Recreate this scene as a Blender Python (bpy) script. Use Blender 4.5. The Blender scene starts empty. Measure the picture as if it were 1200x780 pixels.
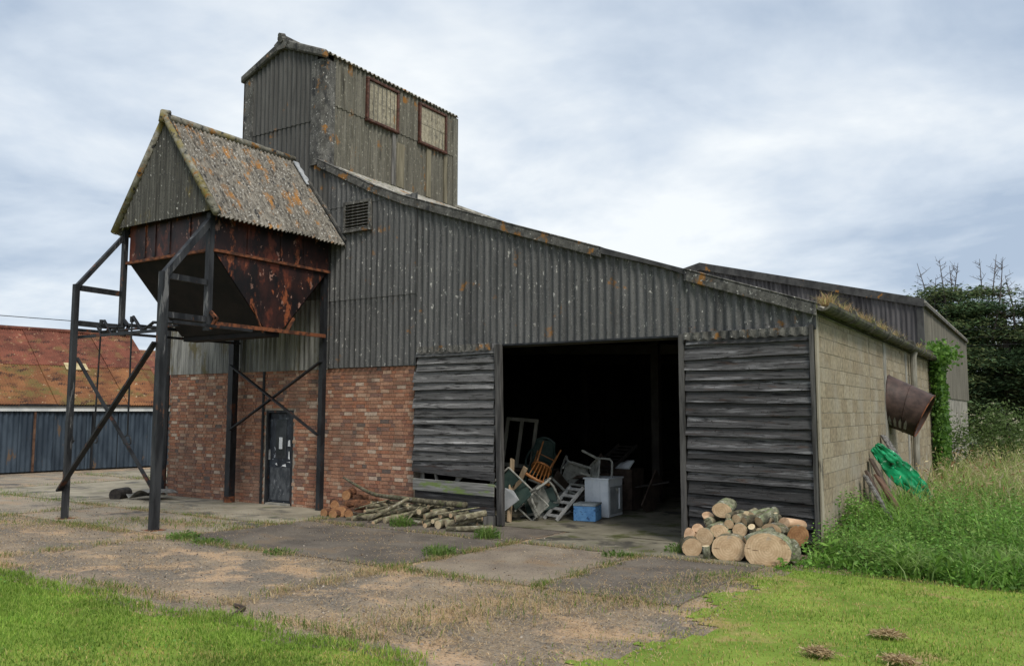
import bpy, bmesh, math, random
import numpy as np
from mathutils import Vector, Matrix, Quaternion
random.seed(7); RNG = np.random.default_rng(11)
R_ = math.radians
scene = bpy.context.scene
col = scene.collection

# ------------------------------------------------------------------ camera
CAM = Vector((2.78, -12.47, 2.05))
YAW, PITCH, ROLL = R_(-32.7887), 9.41082e-02, 1.51625e-03
fw = Vector((math.sin(YAW)*math.cos(PITCH), math.cos(YAW)*math.cos(PITCH), math.sin(PITCH)))
rt = Vector((math.cos(YAW), -math.sin(YAW), 0)); up = rt.cross(fw)
rt2 = rt*math.cos(ROLL)+up*math.sin(ROLL); up2 = up*math.cos(ROLL)-rt*math.sin(ROLL)
cd = bpy.data.cameras.new('camera'); cam = bpy.data.objects.new('camera', cd); col.objects.link(cam)
cd.sensor_width = 36.0; cd.lens = 36.0*967.2/1200.0; cd.clip_start = 0.05; cd.clip_end = 2000
cam.matrix_world = Matrix(((rt2.x, up2.x, -fw.x, CAM.x), (rt2.y, up2.y, -fw.y, CAM.y), (rt2.z, up2.z, -fw.z, CAM.z), (0, 0, 0, 1)))
scene.camera = cam

# ------------------------------------------------------------------ light
SUN_EL, SUN_AZ = R_(50), R_(122)          # azimuth measured from +Y clockwise (towards +X)
EXPOSURE = 0.26
scene.view_settings.view_transform = 'Standard'; scene.view_settings.look = 'None'
scene.view_settings.exposure = EXPOSURE; scene.view_settings.gamma = 1.0
world = bpy.data.worlds.new('World'); scene.world = world; world.use_nodes = True
wn, wl = world.node_tree.nodes, world.node_tree.links
wn.clear()
wo = wn.new('ShaderNodeOutputWorld')
sky = wn.new('ShaderNodeTexSky'); sky.sky_type = 'NISHITA'; sky.sun_disc = False
sky.sun_elevation = SUN_EL; sky.sun_rotation = SUN_AZ; sky.air_density = 1.0; sky.dust_density = 1.0
bg1 = wn.new('ShaderNodeBackground'); bg1.inputs['Strength'].default_value = 0.10
wl.new(sky.outputs[0], bg1.inputs[0])
tc = wn.new('ShaderNodeTexCoord'); sx = wn.new('ShaderNodeSeparateXYZ'); wl.new(tc.outputs['Generated'], sx.inputs[0])
def wmath(op, a, b=None):
    m = wn.new('ShaderNodeMath'); m.operation = op
    for i, v in enumerate((a, b)):
        if v is None: continue
        if isinstance(v, (int, float)): m.inputs[i].default_value = v
        else: wl.new(v, m.inputs[i])
    return m.outputs[0]
zz = wmath('ADD', wmath('MAXIMUM', sx.outputs[2], 0.0), 0.16)
cx = wn.new('ShaderNodeCombineXYZ')
wl.new(wmath('DIVIDE', sx.outputs[0], zz), cx.inputs[0]); wl.new(wmath('DIVIDE', sx.outputs[1], zz), cx.inputs[1])
def wnoise(scale, detail, off=(0, 0, 0), dist=0.0, rough=.55):
    mp = wn.new('ShaderNodeMapping'); mp.inputs['Location'].default_value = off
    wl.new(cx.outputs[0], mp.inputs[0])
    n = wn.new('ShaderNodeTexNoise'); n.inputs['Scale'].default_value = scale; n.inputs['Detail'].default_value = detail
    n.inputs['Distortion'].default_value = dist; n.inputs['Roughness'].default_value = rough
    wl.new(mp.outputs[0], n.inputs['Vector']); return n.outputs[0]
ramp = wn.new('ShaderNodeValToRGB')
e = ramp.color_ramp.elements
e[0].position = 0.39; e[0].color = (0.385, 0.47, 0.59, 1)
e[1].position = 0.605; e[1].color = (0.82, 0.855, 0.875, 1)
em = e.new(0.50); em.color = (0.59, 0.66, 0.745, 1)
big = wnoise(0.75, 6, (3.1, 1.7, 0), 0.25)
fine = wnoise(1.9, 8, (0.4, 5.2, 0), 0.5, .6)
wl.new(wmath('ADD', wmath('MULTIPLY', big, 0.79), wmath('MULTIPLY', fine, 0.21)), ramp.inputs[0])
bg2 = wn.new('ShaderNodeBackground'); bg2.inputs['Strength'].default_value = 1.0
wl.new(ramp.outputs[0], bg2.inputs[0])
mixw = wn.new('ShaderNodeMixShader'); mixw.inputs[0].default_value = 0.93
wl.new(bg1.outputs[0], mixw.inputs[1]); wl.new(bg2.outputs[0], mixw.inputs[2]); wl.new(mixw.outputs[0], wo.inputs[0])

sd = bpy.data.lights.new('sun', 'SUN'); sd.energy = 2.4; sd.angle = R_(18); sd.color = (1.0, 0.94, 0.85)
so = bpy.data.objects.new('sun', sd); col.objects.link(so)
sdir = Vector((math.sin(SUN_AZ)*math.cos(SUN_EL), math.cos(SUN_AZ)*math.cos(SUN_EL), math.sin(SUN_EL)))
so.rotation_euler = (-sdir).to_track_quat('-Z', 'Y').to_euler()
so.location = (20, -20, 30)

# ------------------------------------------------------------------ helpers
ORG = {}
def tag(o, label=None, cat=None, group=None, kind=None):
    for k, v in (('label', label), ('category', cat), ('group', group), ('kind', kind)):
        if v: o[k] = v
    return o
def thing(name, loc, label, cat, group=None):
    o = bpy.data.objects.new(name, None); col.objects.link(o); o.location = loc; o.empty_display_size = .2
    ORG[o.name] = Vector(loc); return tag(o, label, cat, group)
def link(name, me, parent=None, mats=()):
    o = bpy.data.objects.new(name, me); col.objects.link(o)
    for m in mats: me.materials.append(m)
    if parent is not None:
        o.parent = parent; ORG[o.name] = ORG[parent.name]
    else: ORG[o.name] = Vector((0, 0, 0))
    return o
class MB:
    """collects world-space polygons for one mesh object"""
    def __init__(s): s.v = []; s.f = []; s.mi = []; s.m = 0
    def add(s, vs, fs):
        b = len(s.v); s.v += [tuple(v) for v in vs]
        for f in fs: s.f.append(tuple(i+b for i in f)); s.mi.append(s.m)
        return s
    def box(s, x0, x1, y0, y1, z0, z1):
        vs = [(x, y, z) for z in (z0, z1) for y in (y0, y1) for x in (x0, x1)]
        return s.add(vs, [(0, 2, 3, 1), (4, 5, 7, 6), (0, 1, 5, 4), (2, 6, 7, 3), (0, 4, 6, 2), (1, 3, 7, 5)])
    def obox(s, c, size, rot=None, X=None):
        """oriented box: centre, size, 3x3 rotation"""
        r = rot or Matrix.Identity(3); c = Vector(c)
        vs = [c + r @ Vector((a*size[0]/2, b*size[1]/2, d*size[2]/2)) for d in (-1, 1) for b in (-1, 1) for a in (-1, 1)]
        return s.add(vs, [(0, 2, 3, 1), (4, 5, 7, 6), (0, 1, 5, 4), (2, 6, 7, 3), (0, 4, 6, 2), (1, 3, 7, 5)])
    def bar(s, a, b, w, h, upv=(0, 0, 1)):
        a, b = Vector(a), Vector(b); d = (b-a); L = d.length; d.normalize()
        u = Vector(upv)
        if abs(u.dot(d)) > .98: u = Vector((0, 1, 0))
        sd_ = d.cross(u).normalized(); u = sd_.cross(d).normalized()
        m = Matrix((d, sd_, u)).transposed()
        return s.obox((a+b)/2, (L, w, h), m)
    def tube(s, pts, r, n=8, caps=True):
        pts = [Vector(p) for p in pts]; rr = r if isinstance(r, (list, tuple)) else [r]*len(pts)
        rings = []; ref = None
        for i, p in enumerate(pts):
            d = (pts[min(i+1, len(pts)-1)]-pts[max(i-1, 0)]).normalized()
            if ref is None:
                ref = Vector((0, 0, 1)) if abs(d.z) < .9 else Vector((1, 0, 0))
            a = d.cross(ref).normalized(); b = a.cross(d).normalized(); ref = b
            rings.append([p + (a*math.cos(2*math.pi*k/n)+b*math.sin(2*math.pi*k/n))*rr[i] for k in range(n)])
        vs = [v for q in rings for v in q]; fs = []
        for i in range(len(pts)-1):
            for k in range(n):
                fs.append((i*n+k, i*n+(k+1) % n, (i+1)*n+(k+1) % n, (i+1)*n+k))
        if caps: fs += [tuple(range(n))[::-1], tuple(range((len(pts)-1)*n, len(pts)*n))]
        return s.add(vs, fs)
    def prism(s, poly, vec):
        """closed prism from a planar polygon (list of points) extruded along vec"""
        n = len(poly); v = Vector(vec); a = [Vector(p) for p in poly]; b = [p+v for p in a]
        fs = [tuple(range(n))[::-1], tuple(range(n, 2*n))] + [(i, (i+1) % n, n+(i+1) % n, n+i) for i in range(n)]
        return s.add(a+b, fs)
    def build(s, name, mats, parent=None, smooth=False, bevel=0, solid=0):
        if not isinstance(mats, (list, tuple)): mats = [mats]
        o_ = ORG[parent.name] if parent is not None else Vector((0, 0, 0))
        me = bpy.data.meshes.new(name)
        me.from_pydata([(x-o_.x, y-o_.y, z-o_.z) for x, y, z in s.v], [], s.f)
        bm = bmesh.new(); bm.from_mesh(me); bmesh.ops.recalc_face_normals(bm, faces=bm.faces)
        bm.to_mesh(me); bm.free()
        if len(mats) > 1: me.polygons.foreach_set('material_index', s.mi)
        if smooth: me.polygons.foreach_set('use_smooth', [True]*len(me.polygons))
        me.update()
        o = link(name, me, parent, mats)
        if bevel:
            m = o.modifiers.new('bevel', 'BEVEL'); m.width = bevel; m.segments = 1; m.limit_method = 'ANGLE'
        if solid:
            m = o.modifiers.new('solid', 'SOLIDIFY'); m.thickness = solid; m.offset = 0
        return o
def tris(name, V, T, mats, cols=None, parent=None):
    me = bpy.data.meshes.new(name); V = np.asarray(V, np.float32); T = np.asarray(T, np.int32)
    me.vertices.add(len(V)); me.vertices.foreach_set('co', V.ravel())
    me.loops.add(T.size); me.loops.foreach_set('vertex_index', T.ravel())
    me.polygons.add(len(T)); me.polygons.foreach_set('loop_start', np.arange(len(T), dtype=np.int32)*3)
    me.polygons.foreach_set('loop_total', np.full(len(T), 3, np.int32))
    me.update(calc_edges=True)
    if cols is not None:
        at = me.color_attributes.new('tint', 'FLOAT_COLOR', 'POINT')
        c = np.ones((len(V), 4), np.float32); c[:, :3] = cols; at.data.foreach_set('color', c.ravel())
    return link(name, me, parent, mats)

# ------------------------------------------------------------------ materials
MATS = {}
def mat(name, c1, c2, scale=(3, 3, 3), lo=.35, hi=.65, rough=.85, bump=.25, bscale=60, spots=(), metal=0., objrand=0., coord='pos', attr=None, spec=.3, detail=6, c3=None, bdist=.01, twosided=0):
    m = bpy.data.materials.new(name); m.use_nodes = True; MATS[name] = m
    lo, hi = .5-(.5-lo)*.62, .5+(hi-.5)*.62
    spots = [(c_, s_, .5+(a_-.5)*.62, .5+(b_-.5)*.62) for c_, s_, a_, b_ in spots]
    nt = m.node_tree; N, Lk = nt.nodes, nt.links
    bs = N['Principled BSDF']; bs.inputs['Roughness'].default_value = rough; bs.inputs['Metallic'].default_value = metal
    bs.inputs['Specular IOR Level'].default_value = spec
    if coord == 'pos': src = N.new('ShaderNodeNewGeometry').outputs['Position']
    else: src = N.new('ShaderNodeTexCoord').outputs['Object']
    oi = N.new('ShaderNodeObjectInfo') if objrand else None
    def noise(sc, det=6, seed=0., rough_=.6, ntype=None):
        mp = N.new('ShaderNodeMapping'); mp.inputs['Scale'].default_value = sc if isinstance(sc, tuple) else (sc, sc, sc)
        mp.inputs['Location'].default_value = (seed, seed*1.7, seed*.3)
        Lk.new(src, mp.inputs[0])
        n = N.new('ShaderNodeTexNoise'); n.inputs['Scale'].default_value = 1; n.inputs['Detail'].default_value = det
        n.inputs['Roughness'].default_value = rough_
        Lk.new(mp.outputs[0], n.inputs['Vector']); return n.outputs[0]
    n0 = noise(scale, detail)
    rp = N.new('ShaderNodeValToRGB'); el = rp.color_ramp.elements
    el[0].position = lo; el[0].color = (*c1, 1); el[1].position = hi; el[1].color = (*c2, 1)
    if c3: q = el.new((lo+hi)/2); q.color = (*c3, 1)
    Lk.new(n0, rp.inputs[0]); out = rp.outputs[0]
    for i, (sc_c, ssc, slo, shi) in enumerate(spots):
        nn = noise(ssc, 7, 3.3*(i+1), .65)
        mr = N.new('ShaderNodeMapRange'); mr.inputs[1].default_value = slo; mr.inputs[2].default_value = shi
        Lk.new(nn, mr.inputs[0])
        mx = N.new('ShaderNodeMix'); mx.data_type = 'RGBA'
        Lk.new(mr.outputs[0], mx.inputs[0]); Lk.new(out, mx.inputs[6]); mx.inputs[7].default_value = (*sc_c, 1); out = mx.outputs[2]
    if objrand:
        hs = N.new('ShaderNodeHueSaturation'); mr = N.new('ShaderNodeMapRange')
        mr.inputs[3].default_value = 1-objrand; mr.inputs[4].default_value = 1+objrand
        Lk.new(oi.outputs['Random'], mr.inputs[0]); Lk.new(mr.outputs[0], hs.inputs['Value']); Lk.new(out, hs.inputs['Color']); out = hs.outputs[0]
    if attr:
        at = N.new('ShaderNodeAttribute'); at.attribute_name = attr
        mx = N.new('ShaderNodeMix'); mx.data_type = 'RGBA'; mx.blend_type = 'MULTIPLY'; mx.inputs[0].default_value = 1
        Lk.new(out, mx.inputs[6]); Lk.new(at.outputs['Color'], mx.inputs[7]); out = mx.outputs[2]
    Lk.new(out, bs.inputs['Base Color'])
    if bump:
        bp = N.new('ShaderNodeBump'); bp.inputs['Strength'].default_value = bump; bp.inputs['Distance'].default_value = bdist
        Lk.new(noise(bscale, 5, 9.1), bp.inputs['Height']); Lk.new(bp.outputs[0], bs.inputs['Normal'])
    if twosided:
        tr = N.new('ShaderNodeBsdfTranslucent'); Lk.new(out, tr.inputs[0])
        ms = N.new('ShaderNodeMixShader'); ms.inputs[0].default_value = twosided
        Lk.new(bs.outputs[0], ms.inputs[1]); Lk.new(tr.outputs[0], ms.inputs[2]); Lk.new(ms.outputs[0], N['Material Output'].inputs[0])
    return m
ORANGE = (.25, .118, .03); PALE = (.42, .41, .38); BLACKS = (.028, .029, .03); MOSS = (.12, .13, .04)
M_clad = mat('asbestos_cement_front', (.066, .067, .067), (.128, .128, .126), (15, 15, .9), .24, .76, .9, .5, 45,
             [((.050, .050, .050), (3.0, 3.0, .35), .60, .86), ((.052, .052, .050), (42, 42, 26), .60, .74), (PALE, (15, 15, 9), .705, .745), ((.23, .225, .21), (60, 60, 40), .66, .74), (ORANGE, (1.6, 1.6, 2.0), .69, .79)], objrand=.07)
M_clad_t = mat('asbestos_cement_tower', (.085, .080, .062), (.170, .160, .130), (16, 16, .6), .24, .76, .9, .5, 45,
               [((.045, .042, .032), (9, 9, .6), .60, .80), ((.052, .052, .050), (42, 42, 26), .60, .74), ((.28, .27, .22), (24, 24, 12), .66, .73), (ORANGE, (2.4, 2.4, 1.6), .66, .78)], objrand=.07)
M_clad_tf = mat('asbestos_cement_tower_front', (.058, .057, .054), (.102, .101, .096), (14, 14, .8), .26, .74, .9, .5, 45,
                [((.045, .045, .044), (2.5, 2.5, .4), .62, .84), ((.052, .052, .050), (42, 42, 26), .60, .74), (ORANGE, (1.6, 1.6, 1.6), .70, .79)], objrand=.05)
M_gable = mat('hopper_gable_sheet', (.046, .044, .038), (.100, .097, .085), (18, 18, .7), .3, .7, .9, .4, 45,
              [((.13, .10, .03), (1.3, 1.3, .8), .58, .72), ((.035, .035, .035), (42, 42, 26), .56, .72), (PALE, (26, 26, 12), .70, .75)], objrand=.06)
M_roofh = mat('lichened_roof_sheet', (.065, .057, .046), (.25, .228, .19), (7, 34, 6), .26, .74, .92, .6, 50,
              [(BLACKS, (6, 22, 6), .57, .74), ((.30, .145, .04), (2.0, 4.0, 1.8), .575, .72), ((.46, .44, .40), (22, 34, 22), .62, .71)], objrand=.10)
M_verge = mat('mossy_verge_roll', (.13, .122, .095), (.28, .265, .22), (12, 12, 12), .3, .7, .92, .6, 50,
              [((.19, .155, .05), (1.6, 1.6, 1.6), .52, .70), (ORANGE, (3, 3, 3), .62, .70), (BLACKS, (8, 8, 8), .60, .72)])
M_roof = mat('weathered_roof_sheet', (.20, .19, .165), (.42, .40, .35), (10, 4, 4), .30, .70, .92, .5, 50,
             [(MOSS, (3, 3, 3), .62, .74), (ORANGE, (2, 2, 2), .67, .72)], objrand=.08)
M_flash = mat('grey_flashing', (.060, .058, .052), (.145, .14, .127), (7, 7, 5), .30, .70, .88, .5, 50,
              [(BLACKS, (5, 5, 2), .56, .72), ((.035, .035, .035), (42, 42, 26), .56, .72), (ORANGE, (3.2, 3.2, 3.2), .66, .77), (PALE, (20, 20, 20), .68, .73)])
M_flashd = mat('dark_shed_flashing', (.035, .035, .036), (.075, .074, .073), (5, 5, 3), .3, .7, .9, .3, 50, [(ORANGE, (2, 2, 2), .72, .76)])
M_cladshed = mat('dark_shed_cladding', (.040, .038, .041), (.105, .100, .104), (6, 6, .5), .3, .7, .9, .4, 45, objrand=.15)
M_galv = mat('galvanised_cladding', (.125, .125, .118), (.28, .278, .26), (7, 7, .7), .32, .66, .6, .12, 30,
             [((.12, .105, .06), (3, 3, 1.2), .60, .75)], metal=.25, objrand=.12)
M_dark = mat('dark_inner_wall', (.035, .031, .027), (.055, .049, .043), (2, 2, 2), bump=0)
M_mortar = mat('brick_mortar', (.26, .215, .175), (.40, .35, .29), (8, 8, 8), bump=.3, bscale=80)
M_bmortar = mat('block_mortar', (.23, .21, .168), (.33, .305, .25), (4, 4, 4), bump=.3, bscale=80)
M_steel = mat('black_painted_steel', (.010, .011, .013), (.024, .026, .029), (5, 5, 2), rough=.5, bump=.1, spots=[((.08, .03, .016), (4, 4, 2), .66, .74)])
M_steelg = mat('grey_weathered_steel', (.012, .013, .015), (.036, .038, .041), (6, 6, 1.2), rough=.55, bump=.15, spots=[((.10, .05, .03), (5, 5, 2), .68, .75), ((.13, .13, .13), (9, 9, 1.4), .64, .74)])
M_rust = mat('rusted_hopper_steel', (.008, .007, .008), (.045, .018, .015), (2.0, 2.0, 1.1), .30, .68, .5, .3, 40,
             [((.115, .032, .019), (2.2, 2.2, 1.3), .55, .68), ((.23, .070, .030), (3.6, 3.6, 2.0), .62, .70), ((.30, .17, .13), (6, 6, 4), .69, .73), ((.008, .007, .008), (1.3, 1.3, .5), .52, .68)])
M_rustdark = mat('shaded_hopper_underside', (.004, .004, .005), (.012, .009, .009), (3, 3, 3), rough=.75, bump=.15)  # near-black colour paints in the shade under the sloping trough
M_rustbar = mat('rusty_bar', (.05, .022, .014), (.20, .07, .03), (9, 9, 9), rough=.8)
M_board = mat('weathered_board', (.050, .049, .049), (.170, .167, .165), (1.8, 10, 80), .12, .88, .85, .8, (4, 30, 160),
              [((.36, .355, .35), (1.0, 7, 16), .57, .84), ((.014, .013, .013), (2.4, 9, 30), .57, .70), ((.03, .026, .023), (26, 8, 30), .69, .74)], objrand=.42, detail=9)
M_boardr = mat('dark_weathered_board', (.020, .0195, .020), (.086, .084, .085), (1.7, 10, 80), .12, .88, .8, .8, (4, 30, 160),
               [((.25, .248, .255), (1.0, 7, 16), .58, .86), ((.007, .007, .007), (2.4, 9, 30), .56, .70), ((.05, .03, .022), (2, 9, 18), .63, .80), ((.02, .018, .016), (26, 8, 30), .69, .74)], objrand=.45, detail=9)
M_boardg = mat('green_stained_board', (.12, .12, .11), (.27, .265, .25), (1.4, 12, 26), .34, .72, .85, .5, (5, 30, 120), [((.15, .20, .07), (2.2, 6, 8), .52, .66)])
M_timber = mat('grey_timber', (.07, .066, .06), (.19, .18, .165), (14, 14, 1.5), .32, .68, .85, .4, (60, 60, 8))
M_timberd = mat('dark_grey_timber', (.032, .031, .030), (.095, .091, .086), (16, 16, 1.5), .32, .68, .85, .4, (60, 60, 8))
M_paleboard = mat('pale_trim_timber', (.24, .21, .16), (.40, .36, .28), (14, 14, 1.2), .3, .7, .85, .3, 40, [((.07, .06, .05), (6, 6, 1.5), .6, .72)])
M_red = mat('red_oxide_frame', (.050, .022, .015), (.105, .044, .030), (9, 9, 9), rough=.7, spots=[((.16, .14, .11), (14, 14, 14), .64, .76)])
M_patch = mat('tan_patch_board', (.13, .115, .078), (.215, .19, .132), (20, 20, 1.2), bump=.3)
M_pane = mat('dusty_glass_pane', (.19, .165, .115), (.33, .29, .20), (9, 9, 9), .28, .72, .4, .3, 60, [((.42, .385, .29), (20, 20, 20), .60, .70), ((.11, .095, .065), (11, 11, 7), .58, .72)], objrand=.2)
M_navy = mat('navy_painted_sheet', (.024, .037, .054), (.048, .068, .092), (3, 3, .8), rough=.6, bump=.1, spots=[((.11, .075, .05), (3, 3, 1.2), .70, .76)], objrand=.12)
M_white = mat('white_fascia', (.50, .52, .52), (.66, .67, .66), (3, 3, 3), rough=.6, bump=.05)
M_rustroof = mat('rusty_roof_sheet', (.105, .034, .021), (.205, .068, .041), (1.1, 1.1, 1.1), .30, .70, .8, .4, 30,
                 [((.15, .085, .035), (1.6, 1.2, 1.2), .54, .70), ((.045, .018, .012), (7, 2.0, 2.4), .56, .72), ((.30, .19, .11), (7, 7, 7), .68, .74)], objrand=.2)
M_rustlow = mat('ochre_rusty_roof_sheet', (.135, .052, .022), (.235, .105, .042), (1.3, 1.3, 1.3), .30, .70, .8, .4, 30,
                 [((.13, .095, .03), (1.2, .9, 1.2), .50, .66), ((.045, .02, .012), (7, 2.0, 2.4), .56, .72), ((.36, .27, .17), (5, 5, 5), .70, .75)], objrand=.2)
M_yellow = mat('pale_roof_light', (.36, .29, .15), (.5, .42, .25), (6, 6, 6))
M_lead = mat('lead_flashing', (.30, .32, .34), (.48, .50, .52), (8, 8, 8), rough=.5)
M_door = mat('blue_black_door', (.011, .014, .020), (.028, .034, .045), (6, 6, 3), rough=.45, bump=.15, spots=[((.05, .06, .075), (9, 9, 5), .56, .70), ((.32, .34, .38), (7, 7, 9), .70, .73)])
M_doorlow = mat('scuffed_door_panel', (.035, .040, .047), (.085, .092, .10), (12, 12, 6), rough=.6, bump=.2, spots=[((.20, .21, .22), (11, 11, 9), .66, .73)])
M_doorglass = mat('dark_door_glass', (.020, .024, .030), (.045, .05, .058), (4, 4, 4), rough=.18, bump=0)
M_paper = mat('white_notice', (.62, .64, .66), (.72, .73, .74), bump=0)
M_gutter = mat('mossy_gutter', (.055, .052, .042), (.14, .13, .105), (6, 6, 6), rough=.9, bump=.5, bscale=30, spots=[(MOSS, (5, 5, 5), .58, .70)])
M_pipe = mat('grey_downpipe', (.19, .18, .15), (.30, .285, .24), (8, 8, 2), rough=.8, spots=[((.10, .09, .07), (4, 4, 1), .6, .75)])
M_conc = mat('grey_concrete', (.20, .19, .165), (.33, .315, .275), (3, 3, 2), rough=.9, bump=.3, bscale=50, spots=[((.11, .10, .085), (2, 2, .6), .6, .75)])
M_shedside = mat('fibre_cement_shed_side', (.110, .102, .083), (.175, .163, .135), (4, 2.5, .6), .3, .7, .9, .3, 40, [((.10, .095, .08), (2, 2, .5), .6, .75)], objrand=.05)
M_cowl = mat('brown_cowl_metal', (.040, .025, .021), (.080, .049, .041), (5, 5, 5), rough=.6, bump=.15, bscale=25, spots=[((.035, .022, .021), (3, 3, 3), .6, .75)])
M_cowlpatch = mat('cowl_bare_patch', (.22, .21, .18), (.30, .29, .26), bump=.1)
M_tarp = mat('green_tarpaulin', (.004, .16, .058), (.012, .36, .145), (4, 4, 4), .3, .7, .36, .6, 16, [((.42, .62, .48), (8, 8, 14), .66, .76), ((.02, .06, .03), (7, 7, 7), .64, .74)], spec=.6)
M_plank = mat('weathered_plank', (.055, .052, .048), (.18, .172, .16), (6, 20, 20), rough=.9, bump=.5, bscale=40, objrand=.3)
M_browni = mat('brown_rusty_sheet', (.07, .035, .022), (.15, .085, .055), (5, 5, 5), rough=.8)
# logs
M_bark = mat('grey_green_bark', (.085, .088, .055), (.27, .27, .185), (16, 16, 9), .30, .70, .9, .8, 30, [((.16, .20, .09), (9, 9, 7), .55, .70), ((.40, .40, .35), (14, 14, 9), .66, .73), ((.05, .045, .035), (11, 11, 6), .62, .75)], coord='obj', objrand=.25, bdist=.02)
M_barkb = mat('brown_grey_bark', (.085, .072, .045), (.25, .225, .150), (16, 16, 9), .30, .70, .9, .8, 30, [((.14, .16, .07), (9, 9, 7), .58, .72), ((.36, .34, .28), (14, 14, 9), .66, .73), ((.05, .042, .032), (11, 11, 6), .60, .75)], coord='obj', objrand=.4, bdist=.02)
M_barko = mat('orange_brown_bark', (.055, .026, .015), (.19, .085, .042), (16, 16, 10), .3, .7, .9, .9, 30, [((.05, .025, .015), (10, 10, 7), .58, .72)], coord='obj', objrand=.2, bdist=.03)
def cut_mat(name, a, b, heart):
    m = mat(name, a, b, (7, 7, 7), .3, .7, .85, .5, 45, [((.24, .14, .075), (5, 5, 5), .60, .76), ((.34, .31, .27), (4, 4, 4), .62, .76), ((.10, .06, .035), (3, 26, 3), .68, .72)], coord='obj', objrand=.22)
    nt = m.node_tree; N, Lk = nt.nodes, nt.links
    tcn = N.new('ShaderNodeTexCoord'); wv = N.new('ShaderNodeTexWave'); wv.wave_type = 'RINGS'; wv.rings_direction = 'Z'
    wv.inputs['Scale'].default_value = 9; wv.inputs['Distortion'].default_value = 1.6; wv.inputs['Detail'].default_value = 3; wv.inputs['Detail Scale'].default_value = 2.5
    Lk.new(tcn.outputs['Object'], wv.inputs['Vector'])
    bs = N['Principled BSDF']; prev = bs.inputs['Base Color'].links[0].from_socket
    mr = N.new('ShaderNodeMapRange'); mr.inputs[3].default_value = 0; mr.inputs[4].default_value = .34; Lk.new(wv.outputs[1], mr.inputs[0])
    mx = N.new('ShaderNodeMix'); mx.data_type = 'RGBA'; Lk.new(mr.outputs[0], mx.inputs[0]); Lk.new(prev, mx.inputs[6]); mx.inputs[7].default_value = (*heart, 1)
    Lk.new(mx.outputs[2], bs.inputs['Base Color']); return m
M_cut = cut_mat('sawn_tan_end', (.47, .325, .19), (.64, .475, .30), (.36, .225, .12))
M_cutp = cut_mat('sawn_pale_end', (.52, .41, .25), (.66, .55, .37), (.42, .30, .16))
M_cuto = cut_mat('sawn_orange_end', (.26, .125, .055), (.42, .23, .11), (.15, .07, .035))
M_split = mat('split_pink_wood', (.40, .25, .15), (.58, .40, .26), (10, 10, 3), rough=.85, bump=.4, bscale=30, coord='obj')
# bricks and blocks: one colour per piece
def piece_mat(name, stops, attr=None, rough=.9, nscale=25, bump=.4, dark=.25, stain=None):
    m = bpy.data.materials.new(name); m.use_nodes = True; nt = m.node_tree; N, Lk = nt.nodes, nt.links
    bs = N['Principled BSDF']; bs.inputs['Roughness'].default_value = rough; bs.inputs['Specular IOR Level'].default_value = .2
    if attr: rv = N.new('ShaderNodeAttribute'); rv.attribute_name = attr; rv = rv.outputs['Fac']
    else: rv = N.new('ShaderNodeObjectInfo').outputs['Random']
    rp = N.new('ShaderNodeValToRGB'); rp.color_ramp.interpolation = 'CONSTANT'; el = rp.color_ramp.elements
    for i, (p, c) in enumerate(stops):
        q = el[i] if i < 2 else el.new(p)
        q.position = p; q.color = (*c, 1)
    Lk.new(rv, rp.inputs[0])
    g = N.new('ShaderNodeNewGeometry'); n = N.new('ShaderNodeTexNoise'); n.inputs['Scale'].default_value = nscale; n.inputs['Detail'].default_value = 6
    Lk.new(g.outputs['Position'], n.inputs['Vector'])
    mr = N.new('ShaderNodeMapRange'); mr.inputs[1].default_value = .3; mr.inputs[2].default_value = .7; mr.inputs[3].default_value = 1-dark; mr.inputs[4].default_value = 1+dark
    Lk.new(n.outputs[0], mr.inputs[0])
    hs = N.new('ShaderNodeHueSaturation'); Lk.new(rp.outputs[0], hs.inputs['Color']); Lk.new(mr.outputs[0], hs.inputs['Value']); out = hs.outputs[0]
    if stain:
        n2 = N.new('ShaderNodeTexNoise'); n2.inputs['Scale'].default_value = stain[1]; n2.inputs['Detail'].default_value = 6
        Lk.new(g.outputs['Position'], n2.inputs['Vector'])
        mr2 = N.new('ShaderNodeMapRange'); mr2.inputs[1].default_value = .5; mr2.inputs[2].default_value = .72; mr2.inputs[4].default_value = .8; Lk.new(n2.outputs[0], mr2.inputs[0])
        mx = N.new('ShaderNodeMix'); mx.data_type = 'RGBA'; Lk.new(mr2.outputs[0], mx.inputs[0]); Lk.new(out, mx.inputs[6]); mx.inputs[7].default_value = (*stain[0], 1); out = mx.outputs[2]
    Lk.new(out, bs.inputs['Base Color'])
    bp = N.new('ShaderNodeBump'); bp.inputs['Strength'].default_value = bump; bp.inputs['Distance'].default_value = .01; Lk.new(n.outputs[0], bp.inputs['Height']); Lk.new(bp.outputs[0], bs.inputs['Normal'])
    return m
BR = [(0, (.295, .145, .090)), (.18, (.345, .180, .115)), (.34, (.25, .122, .083)), (.50, (.38, .212, .140)), (.64, (.205, .117, .090)), (.74, (.32, .142, .085)), (.84, (.40, .265, .185)), (.94, (.45, .345, .265)), (.98, (.13, .10, .087))]
M_brick = piece_mat('brick_face', BR, stain=((.14, .092, .069), 1.3)); M_brick_a = piece_mat('brick_face_far', BR, 'rnd', stain=((.155, .106, .082), .8))
BL = [(0, (.265, .220, .150)), (.3, (.29, .245, .170)), (.55, (.24, .196, .132)), (.75, (.305, .262, .19)), (.9, (.265, .225, .158))]
M_block = piece_mat('concrete_block_face', BL, nscale=14, dark=.3, stain=((.30, .275, .225), 1.3)); M_block_a = piece_mat('concrete_block_far', BL, 'rnd', nscale=14, dark=.3, stain=((.30, .275, .225), 1.3))
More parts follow.
